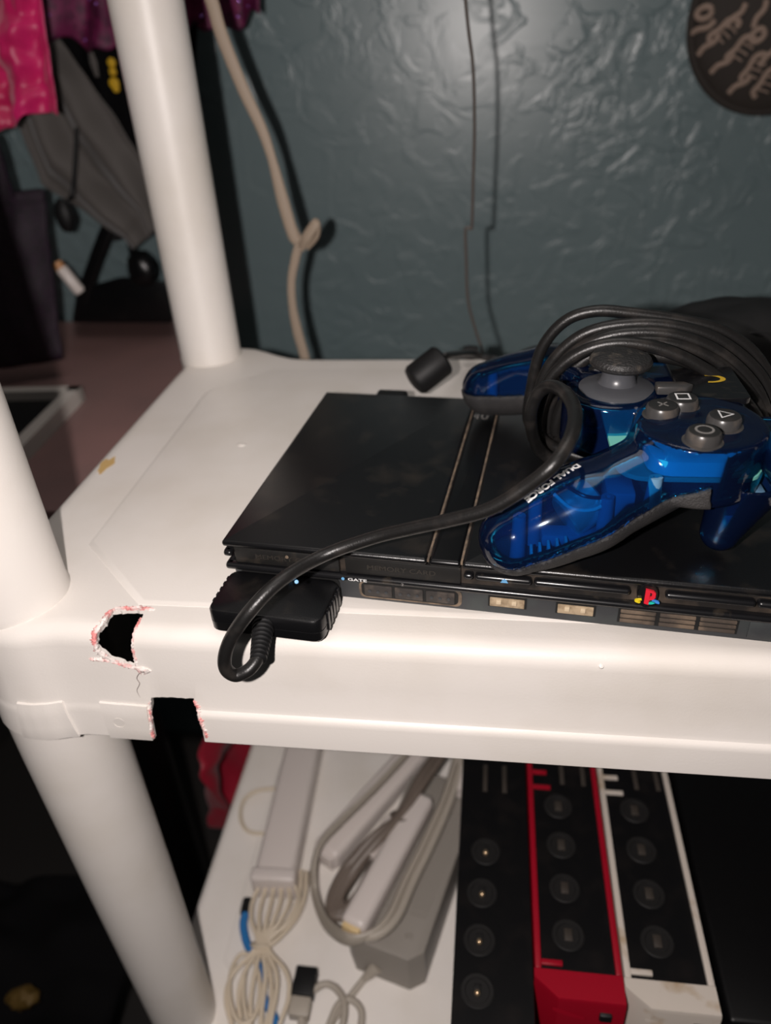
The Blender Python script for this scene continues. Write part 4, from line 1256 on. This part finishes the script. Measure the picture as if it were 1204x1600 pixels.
obj('cap', MB().lathe([(0.1, -1), (5.4, 0), (5.6, 8), (5.2, 9)], ta, tb_ - ta, 18), M['orange'], tu, label='orange cap')

# lower left: dark clothes in a heap under the table's near side
def heap(u, v):
    x = -760 + 540 * u; y = -160 + 380 * v
    return (x, y, -520 - 90 * (1 - u) + 45 * nz(u * 4, v * 4, 1) + 18 * nz(u * 11, v * 11, 4) - 70 * u * u)


sheet(heap, 50, 50, 3, 'dark_clothes', M['blk_cloth'], 'heap of black clothes in the dark at the lower left', 'clothing', (-420, 100, -640))
gd = lump(Z(36, 1560, -545), (15, 10, 9), 2, 18, 12, 0.4, 3)
solo('brass_trinket', gd, mat('dull_brass', (0.10, 0.06, 0.015, 1), 0.4, metal=0.3), 'small dull brass coloured thing on the dark heap at the bottom left', 'trinket', tuple(Z(36, 1560, -553)))


def redc(u, v):
    t = v
    l = X(318 - 22 * math.sin(math.pi * min(1.0, t * 1.3)) + 30 * t ** 3, 1153 + 142 * t, -150); r = X(412 - 54 * t, 1153 + 142 * t, -146)
    p = l * (1 - u) + r * u
    return (p[0] + 16 * math.sin(u * 8 + 1.5 * t) + 6 * nz(u * 6, v * 5), p[1], p[2])


sheet(redc, 40, 40, 2, 'red_cloth', M['red_cloth'], 'red cloth hanging beside the left edge of the lower shelf', 'cloth', tuple(X(345, 1290, -150)))

# ================================================================== lower shelf
LZ = -386.7


def upright_console(name, label, x0, x1, yf, yb, mcol, mat_in, ports, lid_front=True, pins=None, recess=True):
    """console standing on its side, cover off: recessed port strip along the top"""
    zt = -231.0; r = thing(name, label, 'console', ((x0 + x1) / 2, (yf + yb) / 2, LZ))
    body = MB()
    if recess:
        body.box((x0, yf + 15, LZ), (x1, yb, zt - 3.2), 1.2)
        obj('body', body, mcol, r)
        obj('side_rim', MB().box((x0, yf + 14.5, zt - 3.6), (x0 + 3.4, yb, zt), 0.5), mcol, r)
        obj('side_rim', MB().box((x1 - 3.4, yf + 14.5, zt - 3.6), (x1, yb, zt), 0.5), mcol, r)
        # front block with a cut corner
        fb = [(x0 - 0.6, yf + 14.2), (x0 - 0.6, yf + 10), (x0 + 11.5, yf), (x1, yf), (x1, yf + 14.2)]
        fr = MB(); n = len(fb)
        lean = 4.0
        vs_ = [(x, y, zt) for x, y in fb] + [(x, y - (0.8 if y < yf + 12 else 0), zt - 2.0) for x, y in fb] + [(x, y - (lean if y < yf + 12 else 0), zt - 60) for x, y in fb] + [(x, y - (2 * lean if y < yf + 12 else 0), LZ) for x, y in fb]
        fs_ = [tuple(range(n)), tuple(range(3 * n, 4 * n))[::-1]] + [(a * n + i, a * n + (i + 1) % n, (a + 1) * n + (i + 1) % n, (a + 1) * n + i) for a in range(3) for i in range(n)]
        front = obj('front_block', fr.add(vs_, fs_), mcol, r, 30)
        obj('hinge_tab', MB().box((x0 + 3.2, yf + 17, zt - 3.4), (x0 + 15, yf + 20, zt - 0.8), 0.5), mcol, r)
        obj('hinge_tab', MB().box((x0 + 3.2, yf + 131, zt - 3.4), (x0 + 15, yf + 134, zt - 0.8), 0.5), mcol, r)
        obj('hinge_tab', MB().box((x0 + 3.2, yf + 143, zt - 3.4), (x0 + 13, yf + 146, zt - 0.8), 0.5), mcol, r)
        obj('power_button', MB().box((x1 - 13, yf - 3.2, zt - 15), (x1 - 6.5, yf + 1, zt - 8.5), 1.0), M['blk_soft'], front)
        obj('slot_line', MB().hull([(x0 + 9, yf - 1.6, zt - 10), (x0 + 16, yf - 2.4, zt - 15), (x0 + 26, yf - 2.6, zt - 15), (x0 + 26, yf - 2.2, zt - 13.6), (x0 + 17, yf - 2.2, zt - 13.4), (x0 + 9, yf - 1.0, zt - 8.2)]), mcol, front)
        x_in0, x_in1 = x0 + 3.4, x1 - 3.4
        y0_ = yf + 14.5
    else:
        body.box((x0, yf, LZ), (x1, yb, zt - 3.2), 1.5)
        obj('body', body, mcol, r); x_in0, x_in1 = x0 + 0.4, x1 - 0.4; y0_ = yf + 2
    st = obj('port_strip', MB().box((x_in0, y0_, zt - 4.5), (x_in1, yb - 0.5, zt - 2.4)), mat_in, r, label='black strip with round sockets')
    for (px_, py_) in ports:
        pt = obj('round_socket', MB().lathe([(9.0, -2.6), (9.2, -1.9), (8.6, -1.4), (6.6, -1.5), (6.2, -2.2), (0.1, -2.3)], (px_, py_, zt), n=28), M['ring'], st)
        if pins:
            obj('contact', MB().lathe([(1.5, -2.5), (1.5, 0.6), (0.8, 1.2), (0.1, 1.3)], (px_, py_ - 2, zt), (0, -0.25, 1), 12), M['pin'], st, label='bright metal contact')
            obj('contact_block', MB().box((px_ - 1.8, py_ - 1, zt - 2.6), (px_ + 1.8, py_ + 3.0, zt - 0.2), 0.3), M['ring'], st)
        else:
            obj('contact_block', MB().box((px_ - 2.2, py_ - 3.6, zt - 2.6), (px_ + 2.4, py_ + 3.6, zt - 1.2), 0.4), M['pin_d'], st)
    for dx in (-9.5, 3.5) if pins else (-8, 6):
        x = ports[0][0] + dx + 12
        obj('card_slot', MB().box((x - 1.5, 112 if pins else 122, zt - 2.6), (x + 1.5, 134 if pins else 146, zt - 1.6), 0.3), M['pin_d'], st)
    return r


PY = (20.7, 48.4, 76.6, 104.6)
upright_console('upright_console', 'black upright game console at the left of the row, sockets with bright contacts showing', 118.2, 161.8, -46, 168, M['wii_blk'], M['wii_in'],
                [(131.6, -13.8), (132.2, 13.2), (133.2, 41.0), (135.0, 68.0)], pins=True, recess=False)
upright_console('upright_console', 'red upright game console between the black and the white one on the lower shelf', 162.6, 208.8, -14, 200, M['wii_red'], M['wii_in'], [(181.8, y) for y in PY])
upright_console('upright_console', 'white upright game console with yellowed front right of the red one', 209.9, 256.0, -14.5, 200, M['wii_wht'], M['wii_in'], [(230.4, y + 1) for y in PY])
k4 = thing('black_box', 'plain black box standing right of the white console, no sockets showing', 'box', (285, 90, LZ))
obj('body', MB().box((261, -14, LZ), (352, 200, -238), 3, 3), M['wii_blk'], k4)
obj('front_lip', MB().hull([(261, -15, -241), (352, -15, -241), (261, -22, -300), (352, -22, -300), (261, -10, -300), (352, -10, -241), (270, -19, -250), (352, -19, -250)], 1.0), M['wii_blk'], k4)

# grey adapter brick with its lead
ps = thing('power_adapter', 'grey power brick lying on the lower shelf beside the black console', 'adapter', (80, 140, LZ))
T0 = Z(533, 1462, -345); T1 = Z(632, 1500, -345); T2 = Z(735, 1300, -345)
ud = (T1 - T0)[:2]; wd = np.linalg.norm(ud); ud = ud / wd; vd = np.array([-ud[1], ud[0]])
wd = 60.0
bl = lambda a, b: tuple(T0[:2] + ud * a + vd * b)
pb_poly = [bl(9, 0), bl(wd - 9, 0), bl(wd, 9), bl(wd, 146), bl(wd - 9, 155), bl(9, 155), bl(0, 146), bl(0, 9)]


def ps_ring(off, _=0):
    c = np.mean(pb_poly, axis=0); P = np.array(pb_poly); d = P - c; return [tuple(c + q * (1 + off / np.linalg.norm(q))) for q in d]


mb = MB(); vs_ = []
for off, z in ((-2.5, -345), (-1.0, -345.4), (0, -347), (0, LZ + 1.2), (-1, LZ)):
    vs_ += [(x, y, z) for x, y in ps_ring(off)]
mb.add(vs_, [tuple(range(8)), tuple(range(32, 40))[::-1]] + [(a * 8 + i, a * 8 + (i + 1) % 8, (a + 1) * 8 + (i + 1) % 8, (a + 1) * 8 + i) for a in range(4) for i in range(8)])
obj('case', mb, M['psu'], ps)
obj('label_ledge', MB().prism([bl(7, 32), bl(wd - 7, 32), bl(wd - 7, 34), bl(7, 34)], -345.2, -344.2), M['psu'], ps)
obj('label_ledge', MB().prism([bl(7, 122), bl(wd - 7, 122), bl(wd - 7, 124), bl(7, 124)], -345.2, -344.2), M['psu'], ps)
obj('label_plate', MB().prism([bl(6, 36), bl(wd - 6, 36), bl(wd - 6, 120), bl(6, 120)], -345.2, -344.6), M['psu'], ps)
obj('screw', MB().lathe([(3, -0.4), (3, 0.3), (2.2, 0.5), (2, 0.1), (0.1, 0.1)], (*bl(wd - 14, 16), -345), n=16), M['psu'], ps)
s0 = np.array([*bl(26, 2), -372.0]); s1 = Z(568, 1530, LZ + 4)
obj('strain_relief', MB().tube([s0, s0 + (s1 - s0) * 0.6, s1], [5, 3.8, 2.6], 12), M['av'], ps)
zc = LZ + 3
coil = [s1, Z(548, 1556, zc), Z(520, 1595, zc), Z(500, 1640, zc), Z(520, 1680, zc), Z(552, 1640, zc + 2), Z(565, 1585, zc + 4), Z(548, 1562, zc + 5), Z(528, 1570, zc + 5), Z(510, 1610, zc + 4), Z(490, 1640, zc + 4), Z(470, 1610, zc + 5), Z(480, 1560, zc + 6), Z(505, 1538, zc + 6), Z(528, 1548, zc + 6), Z(538, 1580, zc + 7), Z(520, 1650, zc + 5), Z(490, 1650, zc + 4), Z(474, 1600, zc + 4), Z(470, 1570, zc + 4)]
obj('lead', MB().tube(coil, 2.5, 10), M['av'], ps)
pe = Z(474, 1552, zc + 4)
obj('plug', MB().box((-8, -10, -5), (8, 10, 6), 1.2).xf(lambda p: p + pe + np.array([0, 6, 1])), M['blk_soft'], ps, label='black plug at the end of the lead')
obj('plug_body', MB().box((-7.4, -22, -5), (7.4, -9, 5), 1.5).xf(lambda p: p + pe + np.array([0, 5, 1])), M['av'], ps)

# white stick-shaped remotes
def remote(label, p_near, p_far, w, h, z0, length, flange=False, old=False):
    a = np.array(p_near, float); b = np.array(p_far, float); d = (b - a); d[2] = 0; d /= np.linalg.norm(d); s_ = np.array([d[1], -d[0], 0])
    r = thing('remote_control', label, 'remote', (a[0], a[1], z0))
    mb = MB().box((-w / 2, 0, 0), (w / 2, length, h), 5.5, 4)
    obj('body', mb.xf(lambda p: a + s_ * p[0] + d * p[1] + np.array([0, 0, p[2]])), M['remote'], r)
    if flange:
        obj('end_cap', MB().box((-w / 2 - 1.6, -5, 0.1), (w / 2 + 1.6, 7, h + 1.0), 3, 3).xf(lambda p: a + s_ * p[0] + d * p[1] + np.array([0, 0, p[2]])), M['remote'], r)
    else:
        cap = obj('end_cap', MB().box((-w / 2 + 3, -2.5, 3), (w / 2 - 3, 2, h - 3), 1.2).xf(lambda p: a + s_ * p[0] + d * p[1] + np.array([0, 0, p[2]])), M['yel_old'] if old else M['remote'], r)
        if old: cap['label'] = 'yellowed end'
    return r


ra = Z(427, 1372, LZ + 22); rb = Z(470, 1180, LZ + 22)
remote('white stick remote with a wide end, lying nearest the left edge of the lower shelf', (ra[0], ra[1], LZ), rb, 33, 27, LZ, 160, True)
ra = Z(505, 1330, LZ + 20); rb = Z(625, 1195, LZ + 20)
remote('white stick remote slanting under the grey cables, middle of the three', (ra[0], ra[1], LZ), rb, 26, 22, LZ, 165)
ra = Z(549, 1450, -330); rb = Z(645, 1275, -330)
remote('white stick remote with a yellowed end lying along the top of the grey power brick', (ra[0], ra[1], -344.1), rb, 20, 20, -344.1, 120, old=True)

# flat grey audio cable looped over the remotes
av = thing('grey_cable', 'flat brownish grey cable looped over the white remotes on the lower shelf', 'cable', tuple(Z(560, 1400, LZ)))
zz = lambda px, py, h: Z(px, py, LZ + h)
loop = [zz(716, 1160, 52), zz(706, 1205, 52), zz(690, 1255, 52), zz(662, 1318, 52), zz(632, 1378, 52), zz(606, 1434, 53), zz(576, 1462, 53), zz(542, 1466, 50), zz(508, 1440, 26), zz(492, 1395, 14), zz(490, 1355, 26), zz(502, 1318, 32), zz(535, 1282, 32), zz(580, 1238, 32), zz(625, 1190, 32), zz(650, 1160, 32)]
obj('cable_ribbon', MB().tube(loop, 5.6, 12, flat=0.5, wide=(0.3, 0.1, 1)), M['av'], av)
loop2 = [np.array(p) + np.array([6.5, 0.5, 1.5]) for p in loop[:8]]
obj('cable_ribbon', MB().tube(loop2, 3.4, 10), M['av'], av)
rnd = random.Random(9)
for k in range(10):
    o1, o2 = rnd.uniform(-9, 9), rnd.uniform(-5, 5)
    P = [zz(700 + o1, 1165 + o2, 52 + o2), zz(664 + o1, 1215 + o2, 54 + k), zz(628 + o1 * 0.5, 1272, 52 + k), zz(590 + o1, 1310 + o2, 50 + k), zz(548 + o1 * 1.4, 1362 + o2, 48), zz(524 + o1, 1410 + o2 * 2, 46), zz(538 + o1, 1428 + o2, 46), zz(566 + o1, 1400, 47), zz(596 + o1, 1345 + o2, 48), zz(628 + o1 * 0.5, 1280, 50 + k)]
    obj('cable_strand', MB().tube(P, 3.4, 9, sub=6), M['av_dk'], av)
obj('tie', MB().tube([zz(628 + 17 * math.cos(t), 1276 + 13 * math.sin(t) * 0.6, 54 + 7 * math.sin(t)) for t in [2 * math.pi * k / 12 for k in range(12)]], 2.2, 8, closed=True, sub=3), M['av_dk'], av)
obj('plug', MB().tube([zz(575, 1338, 52), zz(600, 1300, 54), zz(610, 1280, 55)], [5.5, 6, 4.5], 12), M['remote'], av, label='pale plug of the cable')
obj('plug', MB().tube([zz(720, 1240, 50), zz(722, 1198, 50), zz(724, 1172, 50)], [6, 6.5, 6], 12), M['remote'], av, label='pale plug of the cable')

# cream cord tied in a bundle
cr = thing('cream_cord', 'thin cream cord tied in a bundle below the left white remote', 'cord', tuple(Z(405, 1520, LZ)))
rnd = random.Random(4)
tie = (408, 1476)
for k in range(6):
    a = -30 + 15 * k; b_ = rnd.uniform(-6, 6)
    P = [zz(430 + a * 0.5, 1366, 16), zz(424 + a * 0.95, 1405, 13 + k), zz(416 + a * 0.8, 1440 + b_, 13 + k), zz(tie[0] + a * 0.22, tie[1], 11 + 0.6 * k), zz(398 + a * 1.1, 1520, 9 + k), zz(392 + a * 1.3, 1560 + b_, 7 + k), zz(392 + a * 1.0, 1600, 6 + k), zz(400 + a * 0.6, 1640, 6)]
    obj('cord_strand', MB().tube(P, 1.75, 8, sub=6), M['cream'], cr)
for (cx, cy, w_, h_) in ((382, 1545, 24, 55), (402, 1550, 22, 60)):
    P = [zz(cx + w_ * math.cos(t), cy + h_ * math.sin(t), 9 + 2 * math.sin(t)) for t in [2 * math.pi * k / 14 for k in range(14)]]
    obj('cord_strand', MB().tube(P, 1.75, 8, closed=True, sub=5), M['cream'], cr)
P = [zz(470, 1360, 12), zz(468, 1395, 12), zz(455, 1430, 12), zz(430, 1460, 12), zz(408, 1478, 12)]
obj('cord_strand', MB().tube(P, 1.75, 8), M['cream'], cr)
obj('cord_strand', MB().tube([np.array(p) + np.array([5, -2, 2]) for p in P], 1.75, 8), M['cream'], cr)
obj('tie', MB().tube([zz(408 + 14 * math.cos(t), 1476 + 3 * math.sin(t), 11 + 6 * math.sin(t)) for t in [2 * math.pi * k / 12 for k in range(12)]], 1.7, 8, closed=True, sub=3), M['cream'], cr)
P = [zz(430, 1232, 6), zz(400, 1236, 4), zz(380, 1252, 4), zz(376, 1280, 4), zz(390, 1300, 4), zz(425, 1302, 4)]
solo('cord_end', MB().tube(P, 1.7, 8), M['cream'], 'small curl of cream cord left of the first white remote', 'cord', tuple(zz(380, 1270, 0)))
bc = thing('blue_cord', 'blue cord with a black plug partly under the tied cream cord', 'cord', tuple(Z(385, 1450, LZ)))
obj('cord', MB().tube([zz(384, 1425, 5), zz(380, 1445, 5), zz(386, 1475, 4), zz(400, 1500, 4), zz(408, 1530, 4), zz(412, 1560, 4), zz(428, 1590, 4), zz(440, 1630, 4)], 3.2, 10), M['bluecord'], bc)
obj('plug', MB().tube([zz(388, 1406, 5), zz(385, 1418, 5), zz(383, 1428, 5)], 4.4, 10), M['blk_soft'], bc, label='black plug')
